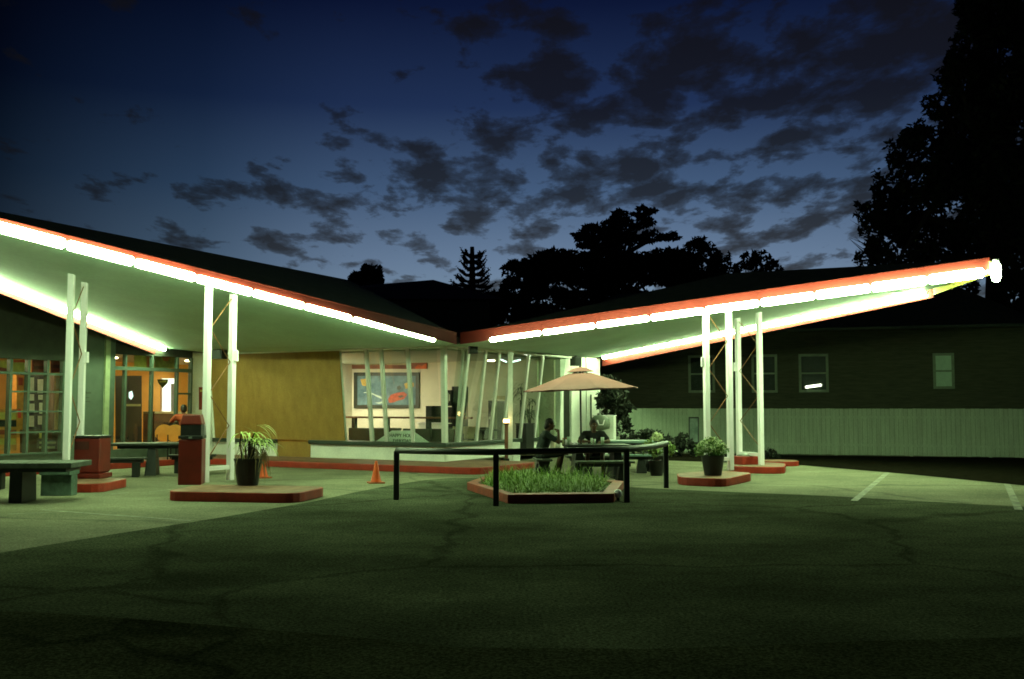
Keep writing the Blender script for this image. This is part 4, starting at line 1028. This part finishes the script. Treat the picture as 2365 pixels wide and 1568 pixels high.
# ------------------------------------------------------------------ tables and benches
def ped_table(name, label, c, rz, size, h, m_top, m_leg, ped=.34, legs=1, group=None, th=.06, skirt=True, flare=1.0):
    t = thing(name, label, 'table' if 'table' in name else 'bench', (c[0], c[1], 0), rz, group)
    MB().box((0, 0, h - th / 2), (size[0], size[1], th)).build('tabletop' if 'table' in name else 'seat', m_top, t, local=True, bevel=.012)
    if skirt: MB().box((0, 0, h - th - .035), (size[0] * .86, size[1] * .7, .07)).build('apron', m_leg, t, local=True)
    for i in range(legs):
        x = 0 if legs == 1 else (-.5 + i / (legs - 1)) * size[0] * .6
        hh = h - th - (.07 if skirt else 0); a, b = ped * .5, ped * .5 * flare; y0, y1 = size[1] * .30, size[1] * .30 * flare
        MB().hexa([(x - b, -y1, .004), (x + b, -y1, .004), (x + b, y1, .004), (x - b, y1, .004)], [(x - a, -y0, hh), (x + a, -y0, hh), (x + a, y0, hh), (x - a, y0, hh)]).build('pedestal', m_leg, t, local=True, bevel=.01)
    return t
TEALW = mat('teal_table', (.16, .24, .21), .5, .2, 4)
GT, GBn = 'picnic tables outside', 'benches outside'
TC = Vector((1.92, 22.75, 0))
ped_table('picnic_table', 'dark picnic table under the umbrella, set with glasses', TC, R(4), (1.45, .95), .76, WOODD, DARK, .16, 2, GT, flare=1.6)
ped_table('bench', 'pale-edged bench on the camera side of the umbrella table', (2.0, 21.55), R(4), (1.25, .32), .45, CONCF, DARK, .16, 2, GBn, .05, flare=1.7)
ped_table('bench', 'bench behind the umbrella table where the second diner sits', (1.95, 23.75), R(4), (1.35, .34), .45, CONCF, DARK, .16, 2, GBn, .05, flare=1.7)
ped_table('bench', 'short bench at the end of the umbrella table under the smoking diner', (.70, 23.0), R(94), (1.0, .36), .43, CONCF, DARK, .16, 2, GBn, .05, flare=1.7)
ped_table('picnic_table', 'teal-topped picnic table beyond the umbrella, empty', (2.95, 25.3), R(-4), (1.4, .85), .76, TEALW, DARK, .16, 2, GT, flare=1.6)
ped_table('bench', 'concrete bench with flared foot near the single big flower', (3.55, 24.6), R(10), (.55, .34), .46, CONCF, DARK, .18, 1, GBn, .06, flare=1.9)
ped_table('bench', 'teal bench close behind the umbrella table towards the fence', (2.75, 24.35), R(-4), (1.3, .3), .45, TEALW, DARK, .16, 2, GBn, .05, flare=1.6)
ped_table('picnic_table', 'heavy stone-topped table nearest the shop windows beside the wide red bin', (-8.38, 17.2), R(3), (1.95, .95), .68, mat('stone_top', (.062, .072, .056), .8, .3, 6, .5, fine=.2), DARK, .21, 1, GT, .09, flare=1.05)
ped_table('picnic_table', 'dark single-pedestal table in front of the glass doors', (-8.5, 23.7), R(12), (1.75, .8), .76, WOODD, DARK, .17, 1, GT, flare=1.5)
ped_table('bench', 'dark bench on the near side of the table at the glass doors', (-8.95, 22.9), R(12), (1.15, .32), .45, WOODD, DARK, .16, 2, GBn, .05)
ped_table('bench', 'dark bench behind the table at the glass doors', (-7.75, 24.3), R(12), (1.1, .32), .45, WOODD, DARK, .16, 2, GBn, .05)
t = ped_table('bench', 'pale concrete block seat beside the heavy stone-topped table', (-8.28, 18.35), R(0), (.56, .42), .50, mat('mint_concrete', (.10, .15, .12), .8, .45, 5, .4), mat('mint_concrete', (.17, .25, .20)), .56, 1, GBn, .12, skirt=False)
ped_table('bench', 'long low bench between the heavy stone-topped table and shop windows', (-10.6, 19.6), R(5), (1.8, .34), .46, CONCF, DARK, .2, 2, GBn, .06)

# umbrella
ut = TC + Vector((-.34, .05, 0)); pb_ = Vector((ut.x, ut.y, .0)); hub = Vector((ut.x - .02, ut.y, 2.47))
t = thing('table_umbrella', 'salmon patio umbrella open above the picnic table', 'umbrella', ut)
MB().tube([pb_ + Zv * .02, hub], .022, 10).build('pole', DARK, t)
MB().lathe(pb_, [(.25, .004), (.24, .08), (.05, .10)], 16).build('base', DARK, t)
UMB = mat('umbrella_cloth', (.175, .066, .060), .8, .12, 3)
m = MB(); NR = 8; rad = 1.36; tilt = Matrix.Rotation(R(-2.2), 3, 'Y')
def um(r, a, z): return hub + tilt @ Vector((r * math.cos(a), r * math.sin(a), z))
rings = [(.26, -.10), (.6, -.22), (1.0, -.36), (rad, -.47)]
for i, (r_, z) in enumerate(rings):
    for k in range(NR * 4):
        a = 2 * math.pi * k / (NR * 4) + .2; f_ = (k % 4) / 4; sag = math.sin(f_ * math.pi)
        m.v.append(um(r_ * (1 - .055 * sag), a, z - .012 * sag * r_))
nn = NR * 4
for i in range(len(rings) - 1):
    for k in range(nn): m.f.append((i * nn + k, i * nn + (k + 1) % nn, (i + 1) * nn + (k + 1) % nn, (i + 1) * nn + k))
o = m.build('canopy_cloth', UMB, t); sm_ = o.modifiers.new('thick', 'SOLIDIFY'); sm_.thickness = .006
m = MB(); o0 = len(m.v)
for r_, z in [(.01, .035), (.15, .0), (.31, -.075)]:
    for k in range(nn): m.v.append(um(r_ * (1 + .04 * math.sin(k * math.pi / 2)), 2 * math.pi * k / nn + .2, z + .01))
for i in range(2):
    for k in range(nn): m.f.append((i * nn + k, i * nn + (k + 1) % nn, (i + 1) * nn + (k + 1) % nn, (i + 1) * nn + k))
o = m.build('vent_cap', UMB, t); sm_ = o.modifiers.new('thick', 'SOLIDIFY'); sm_.thickness = .006
for k in range(NR):
    a = 2 * math.pi * k / NR + .2; MB().tube([um(.05, a, -.05), um(.6, a, -.235), um(rad - .01, a, -.485)], .008, 5).build('rib', DARK, t)
MB().ball(hub + Zv * .06, .03).build('finial', DARK, t)

# things on the table
def glass_cup(p, r_, h, label, name='drinking_glass', fill=None):
    t = thing(name, label, 'glass', p); 
    MB().lathe(p, [(r_ * .75, 0), (r_, h), (r_ * .92, h), (r_ * .70, .012)], 16).build('glass', mat('pale_cup', (.45, .55, .42), .2, .1), t, smooth=True)
    if fill: MB().lathe(p, [(r_ * .70, .013), (r_ * .82, h * fill)], 14).build('drink', mat('drink', (.4, .42, .3), .2), t)
zt = .762
for px, py, r_, h, nm in [(1313, 1026, .045, .17, 'tall pale glass nearest the smoking diner'), (1366, 1026, .03, .14, 'short slim glass in front of the bearded diner'), (1373, 1027, .03, .13, 'shorter of two slim glasses in front of the bearded diner'), (1391, 1027, .042, .17, 'tall pale glass at the house end of the umbrella table')]:
    q = G(px, py, zt); glass_cup(q, r_, h, nm, fill=.5)
for px, nm, m_ in [(1300, 'little pale sauce bottle on the umbrella table edge', CREAM), (1307, 'white paper tub next to the sauce bottle', WHITE), (1324, 'crumpled white napkin heap beside the umbrella pole', WHITE)]:
    q = G(px, 1026.5, zt); nm0 = 'sauce_bottle' if 'bottle' in nm else ('paper_tub' if 'tub' in nm else 'napkin')
    t = thing(nm0, nm, nm0.split('_')[-1], q)
    if nm0 == 'sauce_bottle': MB().lathe(q, [(.025, 0), (.026, .09), (.01, .12)], 12).build('bottle', m_, t, smooth=True); MB().lathe(q, [(.011, .12), (.008, .15)], 10).build('cap', ORANGE, t)
    elif nm0 == 'paper_tub': MB().lathe(q, [(.04, 0), (.05, .06), (.045, .06), (.036, .01)], 14).build('tub', m_, t, smooth=True)
    else: leaf_mb = MB(); random.seed(2); leaf_cards(leaf_mb, 30, q + Zv * .02, (.09, .06, .02), .05); leaf_mb.build('paper', m_, t)

# ------------------------------------------------------------------ wall gear
def wall_speaker(px0, py0, px1, py1, d, rz, label):
    p = D((px0 + px1) / 2, py1, d); wv = (px1 - px0) / F * d; hv = (py1 - py0) / F * d
    t = thing('wall_speaker', label, 'speaker', p, rz, 'speakers under the canopies')
    MB().box((0, 0, hv / 2), (wv, .22, hv)).build('cabinet', DARK, t, local=True, bevel=.012)
    MB().box((0, -.118, hv / 2), (wv * .85, .016, hv * .8)).build('grille', mat('speaker_grille', (.025, .03, .025)), t, local=True)
    MB().box((0, .0, hv + .03), (.04, .1, .06)).build('bracket', DARK, t, local=True)
wall_speaker(488, 808, 523, 829, 28.0, R(-29), 'black box speaker at the top of the plywood sheet')
wall_speaker(1082, 797, 1102, 817, 25.2, R(10), 'black box speaker under the roof valley above the glass corner')
wall_speaker(1318, 824, 1341, 845, 32.4, R(40), 'black box speaker on the pale side wall above the umbrella')
# outdoor post with a lit lamp before the glass
pp_ = G(1178, 1062, .0); px_ = Vector((D(1178, 900, 27.6).x, 27.6, 0))
t = thing('canopy_post', 'slim pale post standing before the glass facing the tables', 'post', px_)
MB().beam(px_ + Zv * .002, px_ + Zv * (soffit_z(px_.x, px_.y) - .0), .13, .13).build('shaft', WALLW, t, bevel=.01)
MB().box(px_ + Vector((.17, .05, .32)), (.20, .3, .6)).build('plinth', WALLW, t, bevel=.01)
lp = Vector((D(1169, 972, 27.3).x, 27.3, D(1169, 972, 27.3).z))
t = thing('post_lamp', 'small glowing orange lamp on a reddish pedestal beside the slim post', 'lamp', (lp.x, lp.y, 0))
MB().box(lp, (.17, .12, .10)).build('lamp_glass', emit('lamp_orange', (1, .62, .22), 9), t, bevel=.02)
MB().box((lp.x, lp.y, (lp.z - .06) / 2 + .09), (.10, .10, lp.z - .24)).build('pedestal', WOODR, t)
MB().box((lp.x, lp.y, lp.z - .075), (.15, .12, .04)).build('collar', DARK, t)
MB().box((lp.x, lp.y, .10), (.16, .16, .19)).build('foot', DARK, t)
# white cabinet with a hooded bowl
wp = Vector((D(1396, 960, 30.5).x, 30.5, 0))
t = thing('utility_cabinet', 'pale waist-high cabinet with a dark stain beside the dark bush', 'cabinet', wp, R(-14))
MB().box((0, 0, .66), (.62, .5, 1.30)).build('body', WALLW, t, local=True, bevel=.012)
MB().box((.10, -.255, 1.05), (.09, .02, .12)).build('vent', DARK, t, local=True)
MB().box((0, 0, 1.325), (.66, .54, .03)).build('lid', WHITE, t, local=True)
hp = D(1385, 985, 29.6); t = thing('steel_cooker', 'dented steel dome with a handle bolted in front of the pale cabinet', 'cooker', (hp.x, hp.y, 0))
MB().lathe((hp.x, hp.y, hp.z - .12), [(.05, 0), (.28, .06), (.32, .2), (.28, .34), (.16, .44), (.03, .47)], 20).build('dome', mat('dome_grey', (.13, .15, .11), .6, .3, 6), t, smooth=True)
MB().tube([(hp.x, hp.y, hp.z + .35), (hp.x, hp.y, hp.z + .55)], .02, 8).build('chimney', STEEL, t)
MB().tube([(hp.x - .1, hp.y - .33, hp.z + .2), (hp.x - .06, hp.y - .36, hp.z + .06), (hp.x + .06, hp.y - .36, hp.z + .06), (hp.x + .1, hp.y - .33, hp.z + .2)], .018, 6).build('handle', WHITE, t)
MB().lathe((hp.x, hp.y, 0), [(.2, .002), (.05, .08), (.05, hp.z - .13)], 12).build('stand', DARK, t)
# raised block with steel disc on the far island
bp_ = Vector((5.85, 25.15, 0)); t = thing('step_block', 'square red block topped by a round steel lid on the island nearest the fence', 'block', bp_, R(25))
MB().box((0, 0, .27), (.55, .5, .2)).build('block', RED, t, local=True, bevel=.015)
MB().lathe((0, 0, .37), [(.2, .002), (.2, .03), (.13, .06), (.02, .075)], 20).build('lid', STEEL, t, local=True, smooth=True)

# ------------------------------------------------------------------ contents of the shop room
def onW(name, label, cat, quad, depth, m, th=.04, extra=()):
    mb, pts, n = flat('', None, None, quad, WF(0, -depth, 0), U, None, th); t = thing(name, label, cat, pts[-1])
    mb.build(extra[0] if extra else 'board', m, t)
    for nm, q2, m2, th2 in (extra[1:] if extra else ()):
        mb, _, _ = flat('', None, None, q2, WF(0, -depth, 0), U, None, th2); mb.build(nm, m2, t)
    return t
RSIGN = mat('red_sign', (.30, .05, .02), .6, .35, 4); OSIGN = mat('orange_sign', (.55, .24, .05), .6, .3, 5); YEL = mat('yellow_goods', (.55, .42, .10), .6, .25, 5)
PALE = mat('pale_goods', (.45, .55, .42), .5, .15, 5)
onW('shop_banner', 'plain red sign with darker lettering band in the top pane by the pale post', 'sign', rect(116, 831, 144, 861), .5, RSIGN, .02, ('board', ('stripe', rect(119, 842, 141, 850), mat('red_dark', (.16, .03, .012), .6), .024)))
onW('shop_banner', 'red sign with a grubby edge in the second top pane from the pale post', 'sign', rect(73, 831, 107, 862), .5, RSIGN, .02, ('board', ('stripe', rect(77, 845, 104, 853), mat('red_dark', (.16, .03, .012), .6), .024)))
onW('shop_banner', 'tan sign with a bright red top band in the third top pane', 'sign', rect(29, 831, 62, 861), .5, YEL, .02, ('board', ('stripe', rect(30, 831, 60, 837), mat('bright_red', (.75, .07, .03), .6), .024), ('border', rect(57, 838, 62, 861), RSIGN, .025)))
onW('shop_banner', 'cream sign with a red arch shape at the picture edge', 'sign', rect(-20, 832, 22, 862), .5, YEL, .02, ('board', ('arch', [(-20, 852), (0, 848), (14, 851), (21, 858), (21, 862), (-20, 862)], RSIGN, .024)))
onW('orange_pillar', 'orange poster-covered pillar behind the shop window', 'pillar', rect(27, 866, 45, 1010), 1.2, OSIGN, .2, ('shaft', ('poster', rect(31, 872, 41, 890), RSIGN, .205), ('poster', rect(30, 945, 37, 965), mat('bright_red', (.75, .07, .03)), .206)))
t = thing('drinks_fridge', 'pale shelved drinks fridge standing behind the window bars', 'fridge', HIT(66, 1040, WF(0, -2.5, 0), U))
mb, _, _ = flat('', None, None, rect(46, 868, 95, 1042), WF(0, -2.5, 0), U, None, .3); mb.build('body', mat('fridge_dark', (.03, .035, .03), .5), t)
for q in (rect(49, 872, 62, 905), rect(70, 876, 90, 908), rect(49, 910, 62, 925), rect(72, 912, 90, 923), rect(49, 932, 63, 952), rect(74, 930, 90, 955), rect(48, 960, 62, 985), rect(71, 960, 88, 980)):
    mb, _, _ = flat('', None, None, q, WF(0, -2.5, 0), U, None, .31); mb.build('pale_shelf', PALE, t)  # shelf fronts in one plain pale colour
onW('shop_counter', 'dark counter with small goods behind the shop window', 'counter', rect(46, 992, 118, 1045), 1.0, mat('counter_brown', (.10, .06, .03), .6), .35, ('body', ('ledge', rect(70, 1019, 108, 1024), CREAM, .37), ('ledge', rect(70, 1030, 106, 1035), CREAM, .371), ('goods', rect(84, 998, 98, 1016), WOODR, .38), ('goods', rect(70, 1000, 82, 1012), YEL, .381)))
onW('shelf_wall', 'dark olive shelving wall behind the fridge inside the shop window', 'shelving', rect(47, 862, 150, 1044), 2.9, mat('dark_olive', (.07, .06, .03), .7, .3, 5), .05, ('panel', ('upright', rect(98, 866, 103, 985), YEL, .06), ('upright', rect(107, 866, 120, 1040), mat('counter_brown', (.10, .06, .03)), .07)))
onW('panel_door', 'cream panelled door with pale upper light at the pale post', 'door', rect(125, 868, 148, 1036), 1.6, CREAM, .05, ('leaf', ('upper_light', rect(127, 872, 147, 898), PALE, .055)))
onW('serving_hatch', 'yellow and red serving counter at the shop window edge', 'counter', rect(-30, 945, 21, 1040), 1.1, OSIGN, .3, ('body', ('ledge', rect(-30, 952, 20, 968), YEL, .31), ('gap', rect(-30, 970, 20, 985), DARK, .312), ('ledge', rect(-30, 992, 20, 1003), RSIGN, .314), ('ledge', rect(-30, 1012, 19, 1026), YEL, .316)))
# behind the glass doors
onW('flower_picture', 'colourful flower picture above the glass doors', 'picture', rect(356, 816, 404, 850), .3, mat('mural', (.34, .20, .04), .6, .7, 5, detail=6, col2=(.30, .30, .08)), .02, ('canvas', ('red_bloom', [(372, 822), (382, 819), (392, 825), (386, 834), (376, 833)], mat('mural_red', (.45, .08, .03), .6), .024)))
onW('price_card', 'plain ochre card in the narrow pane above the doors', 'card', rect(309, 818, 347, 851), .3, YEL, .02, ('card', ('red_edge', rect(337, 818, 344, 851), mat('card_red', (.6, .14, .05), .6), .024)))
onW('shield_sign', 'dark shield-shaped sign hung on the glass door', 'sign', [(363, 876), (387, 876), (386, 884), (375, 896), (365, 884)], .12, mat('shield_dark', (.06, .06, .02), .6), .02, ('board', ('band', rect(367, 879, 383, 883), YEL, .024)))
onW('bright_doorway', 'brightly lit white inner doorway behind the glass doors', 'doorway', rect(372, 874, 408, 952), 4.7, emit('bright_room', (.95, 1, .9), 1.6), .03, ('opening', ('grey_panel', rect(393, 886, 408, 950), mat('door_grey', (.25, .28, .3), .6), .05), ('jamb', rect(370, 872, 372, 952), WHITE, .06)))
onW('white_panel', 'tall narrow white door standing half open behind the glass doors', 'door', rect(312, 905, 325, 1024), 3.0, mat('white_door_paint', (.8, .8, .75), .5), .05, ('leaf', ('grey_light', rect(309, 878, 324, 905), mat('door_grey', (.25, .28, .3)), .05)))  # door leaf in plain white
onW('dark_cabinet', 'black arcade-like cabinet with a small pale screen inside the doors', 'cabinet', rect(266, 868, 306, 1030), 2.0, DARK, .4, ('body', ('screen', [(276, 906), (283, 903), (286, 915), (281, 923), (276, 918)], emit('screen_glow', (.7, 1, 1), 1.6), .405), ('shelf_front', rect(267, 933, 303, 938), CREAM, .41)))
onW('back_counter', 'brown service counter across the back behind the glass doors', 'counter', rect(330, 951, 412, 1030), 2.6, mat('counter_brown', (.10, .06, .03)), .5, ('body', ('worktop', rect(330, 950, 412, 955), CREAM, .53), ('gap', rect(352, 975, 412, 984), DARK, .51)))
OCH = mat('orange_chair', (.62, .24, .04), .5, .1)
for px, dd, nm in [(379, 27.6, 'orange round-backed chair full face behind the glass door'), (404, 27.4, 'orange round-backed chair partly behind the door post')]:
    q = D(px, 1000, dd); simple_chair((q.x, q.y, .171), R(200), OCH, nm, 'orange chairs in the shop', round_back=True)
onW('wall_notice', 'narrow dark red notice fixed beside the plywood sheet', 'notice', rect(459, 894, 468, 946), -.01, RSIGN, .02, ('board', ('band', rect(460.5, 900, 466.5, 905), YEL, .024)))
onW('wall_lettering', 'faint dark painted lettering on the teal wall behind the column', 'lettering', rect(198, 905, 210, 909), -.004, mat('ink_faint', (.05, .06, .04), .7), .006, ('stroke', ('stroke', rect(198, 917, 206, 919.5), mat('ink_faint', (.05, .06, .04)), .006), ('stroke', rect(198, 926, 208, 928), mat('ink_faint', (.05, .06, .04)), .0062)))

# ------------------------------------------------------------------ people
SKIN = mat('skin', (.13, .065, .035), .55, .08, 9)
def remesh(mb, name, m, parent, vox, it=2):
    o = mb.build('tmp_mesh', m, parent)
    r = o.modifiers.new('r', 'REMESH'); r.mode = 'VOXEL'; r.voxel_size = vox; r.use_smooth_shade = True
    s = o.modifiers.new('s', 'SMOOTH'); s.iterations = it; s.factor = .5
    dg = bpy.context.evaluated_depsgraph_get(); dg.update(); me = bpy.data.meshes.new_from_object(o.evaluated_get(dg))
    old = o.data; o.modifiers.clear(); o.data = me; bpy.data.meshes.remove(old); o.name = name; me.name = name
    if not me.materials: me.materials.append(m)
    return o
def hand(mb, wr, d, up, side, curl=.8, s=1.0):
    """palm and five bent fingers; d towards the finger tips, up = back of the hand, side = thumb side"""
    d, up, side = (Vector(q).normalized() for q in (d, up, side))
    mb.limb(wr, .026 * s, wr + d * .03, .028 * s, 8)
    for k in range(4):
        o_ = side * (.030 - .020 * k); b0 = wr + d * .03 + o_ * .8; b1 = wr + d * .088 + o_
        mb.limb(b0, .0155, b1, .0125, 8)
        L_ = (.040, .046, .043, .034)[k]; c1, c2 = curl * (.8 + .1 * k), curl * (1.7 + .15 * k)
        p1 = b1 + (d * math.cos(c1) - up * math.sin(c1)) * L_; p2 = p1 + (d * math.cos(c2) - up * math.sin(c2)) * L_ * .8
        mb.limb(b1, .0105, p1, .0095, 8); mb.limb(p1, .0095, p2, .0082, 8)
    t0 = wr + d * .025 + side * .026; t1 = t0 + (d * .7 + side * .75 - up * .25).normalized() * .04; t2 = t1 + (d * .95 + side * .15 - up * .35).normalized() * .034
    mb.limb(t0, .014, t1, .011, 8); mb.limb(t1, .011, t2, .009, 8)
def person(label, base, rz, J, shirt, shorts, hairm, beard=False, fwd_tilt=0.0, hat=False, long_hair=False, shoes=True):
    t = thing('person', label, 'person', base, rz)
    M3 = Matrix.Rotation(rz, 3, 'Z'); Bv = Vector(base)
    W = lambda q: Bv + M3 @ Vector(q); Wd = lambda q: M3 @ Vector(q)
    b = MB(); nk, hd_ = W(J['neck']), W(J['head']); ch, pv = W(J['chest']), W(J['pelvis'])
    b.limb(pv, .135, pv.lerp(ch, .45), .125); b.limb(pv.lerp(ch, .45), .125, ch, .13)
    sL, sR_ = W(J['shL']), W(J['shR']); b.limb(ch, .12, sL.lerp(ch, .25), .085); b.limb(ch, .12, sR_.lerp(ch, .25), .085); b.limb(sL, .062, sR_, .062); b.limb(ch, .1, nk, .062)
    b.limb(nk, .054, hd_ + Wd((0, 0, -.06)), .052)
    H = Matrix.Rotation(rz, 3, 'Z') @ Matrix.Rotation(fwd_tilt, 3, 'Y')
    hp_ = lambda q: hd_ + H @ Vector(q)
    b.ball(hd_ + H @ Vector((-.01, 0, .035)), (.098, .077, .098), 18, 14, H); b.ball(hp_((.022, 0, -.035)), (.072, .062, .085), 16, 12, H)
    b.limb(hp_((.05, 0, -.085)), .032, hp_((.06, 0, -.09)), .028); b.limb(hp_((.088, 0, .012)), .010, hp_((.108, 0, -.022)), .015, 8)
    b.limb(hp_((.082, .028, .033)), .014, hp_((.082, -.028, .033)), .014, 8)
    b.limb(hp_((.085, .018, -.058)), .010, hp_((.085, -.018, -.058)), .010, 8)
    for q in (-1, 1): b.ball(hp_((-.012, q * .079, .0)), (.02, .012, .032), 10, 8, H)
    for sd_ in ('L', 'R'):
        s_, e_, w_ = W(J['sh' + sd_]), W(J['el' + sd_]), W(J['wr' + sd_])
        b.limb(s_, .056, s_.lerp(e_, .4), .05); b.limb(s_.lerp(e_, .4), .05, e_, .04); b.limb(e_, .041, e_.lerp(w_, .35), .039); b.limb(e_.lerp(w_, .35), .039, w_, .026)
        hn_ = J['hand' + sd_]; hand(b, w_, Wd(hn_[0]), Wd(hn_[1]), Wd(hn_[2]), hn_[3])
        h_, k_, a_, f_ = W(J['hip' + sd_]), W(J['kn' + sd_]), W(J['an' + sd_]), W(J['ft' + sd_])
        b.limb(h_, .088, h_.lerp(k_, .5), .078); b.limb(h_.lerp(k_, .5), .078, k_, .056); b.limb(k_, .056, k_.lerp(a_, .35), .054); b.limb(k_.lerp(a_, .35), .054, a_, .036); b.limb(a_, .038, f_, .03)
    remesh(b, 'body', SKIN, t, .0085)
    c = MB(); c.limb(pv, .152, pv.lerp(ch, .45), .142); c.limb(pv.lerp(ch, .45), .142, ch, .146); c.limb(ch, .135, sL.lerp(ch, .25), .10); c.limb(ch, .135, sR_.lerp(ch, .25), .10); c.limb(sL, .074, sR_, .074); c.limb(ch, .11, nk + (ch - nk) * .3, .072)
    for sd_ in ('L', 'R'):
        s_, e_ = W(J['sh' + sd_]), W(J['el' + sd_]); c.limb(s_, .07, s_.lerp(e_, .68), .064)
    remesh(c, 'shirt', shirt, t, .014)
    c = MB(); c.limb(pv, .155, pv + Wd((0, 0, -.03)), .15)
    for sd_ in ('L', 'R'):
        h_, k_ = W(J['hip' + sd_]), W(J['kn' + sd_]); c.limb(pv + Wd((0, 0, -.02)), .14, h_, .105); c.limb(h_, .105, h_.lerp(k_, .9), .088)
    remesh(c, 'shorts', shorts, t, .014)
    for sd_ in ('L', 'R'):
        a_, f_ = W(J['an' + sd_]), W(J['ft' + sd_]); dz = (f_ - a_); dz.z = 0; dz = dz.normalized()
        c = MB(); heel = Vector((a_.x, a_.y, .045)) - dz * .03; toe = Vector((a_.x, a_.y, .035)) + dz * .2
        c.limb(heel, .043, heel.lerp(toe, .6), .046); c.limb(heel.lerp(toe, .6), .046, toe, .034); c.limb(heel + Zv * .01, .042, a_, .045)
        remesh(c, 'shoe', DARK, t, .012)
    c = MB(); c.ball(hp_((-.022, 0, .05)), (.104, .088, .098), 18, 12, H); c.ball(hp_((-.055, 0, .0)), (.075, .08, .09), 14, 10, H)
    if long_hair: c.ball(hp_((-.085, 0, -.05)), (.055, .065, .08), 12, 10, H)
    remesh(c, 'hair', hairm, t, .010, 1)
    if beard:
        c = MB(); c.limb(hp_((.05, .045, -.07)), .03, hp_((.07, 0, -.105)), .036); c.limb(hp_((.05, -.045, -.07)), .03, hp_((.07, 0, -.105)), .036); remesh(c, 'beard', hairm, t, .009)
    for q in (-1, 1): MB().ball(hp_((.086, q * .030, .012)), .011, 10, 8).build('eye', mat('eye_white', (.5, .5, .46), .2), t, smooth=True)
    return t, hp_
HAIR = mat('dark_hair', (.016, .012, .009), .6, .3, 20)
JA = dict(pelvis=(0, 0, .57), chest=(.11, 0, .90), neck=(.15, 0, 1.06), head=(.215, 0, 1.20), shL=(.12, .19, 1.0), shR=(.12, -.19, 1.0),
          elR=(.40, -.22, .80), wrR=(.40, -.10, 1.00), handR=((-.1, .25, .95), (.95, .1, .2), (-.5, .6, 0), 1.1),
          elL=(.34, .24, .82), wrL=(.58, .16, .80), handL=((1, -.3, 0), (0, 0, 1), (0, -1, 0), .5),
          hipL=(.06, .1, .53), hipR=(.06, -.1, .53), knL=(.50, .13, .55), knR=(.48, -.12, .55), anL=(.42, .13, .10), anR=(.30, -.12, .10), ftL=(.56, .15, .04), ftR=(.44, -.13, .04))
pt1, hpf = person('person in a dark shirt and shorts sitting side-on, raising a cigarette to the mouth', (.66, 22.95, 0), 0.0, JA, mat('dark_teal_shirt', (.016, .026, .022), .8, .2, 6), mat('grey_shorts', (.025, .03, .025), .8, .2), HAIR, fwd_tilt=.12, long_hair=True)
a = Vector((.66, 22.95, 0)) + Vector((.385, -.03, 1.125)); t = thing('cigarette', 'tiny white cigarette between the raised fingers of the side-on diner', 'cigarette', a)
MB().tube([a, a + Vector((-.055, .0, .02))], .004, 6).build('paper', WHITE, t); MB().tube([a + Vector((-.055, 0, .02)), a + Vector((-.075, 0, .027))], .0042, 6).build('filter', CREAM, t)
JB = dict(pelvis=(0, 0, .57), chest=(.08, 0, .88), neck=(.12, 0, 1.03), head=(.17, 0, 1.165), shL=(.09, .21, .97), shR=(.09, -.21, .97),
          elL=(.28, .34, .80), elR=(.28, -.36, .80), wrL=(.50, .16, .80), wrR=(.50, -.14, .80), handL=((.8, -.6, 0), (0, 0, 1), (.4, -1, 0), .6), handR=((.8, .6, 0), (0, 0, 1), (.4, 1, 0), .6),
          hipL=(.05, .1, .53), hipR=(.05, -.1, .53), knL=(.48, .16, .54), knR=(.48, -.18, .54), anL=(.80, .15, .10), anR=(.52, -.2, .10), ftL=(.95, .16, .04), ftR=(.67, -.22, .04))
person('person with short hair in a dark tee facing the lot, arms on the umbrella table', (1.93, 23.72, 0), R(-90), JB, mat('charcoal_tee', (.016, .018, .014), .8, .2, 6), mat('dark_trousers', (.02, .022, .02), .8), HAIR, fwd_tilt=.1, beard=False)
q = D(427, 930, 28.2)
person('person in an orange and red top seated inside behind the narrow glass pane', (q.x, q.y, .35), R(120), JB, mat('orange_top', (.38, .06, .018), .8, .3, 3), DARK, HAIR)
simple_chair((q.x, q.y, .171), R(30), DARK, 'dark chair under the seated person in the orange top', 'chairs inside the cafe')
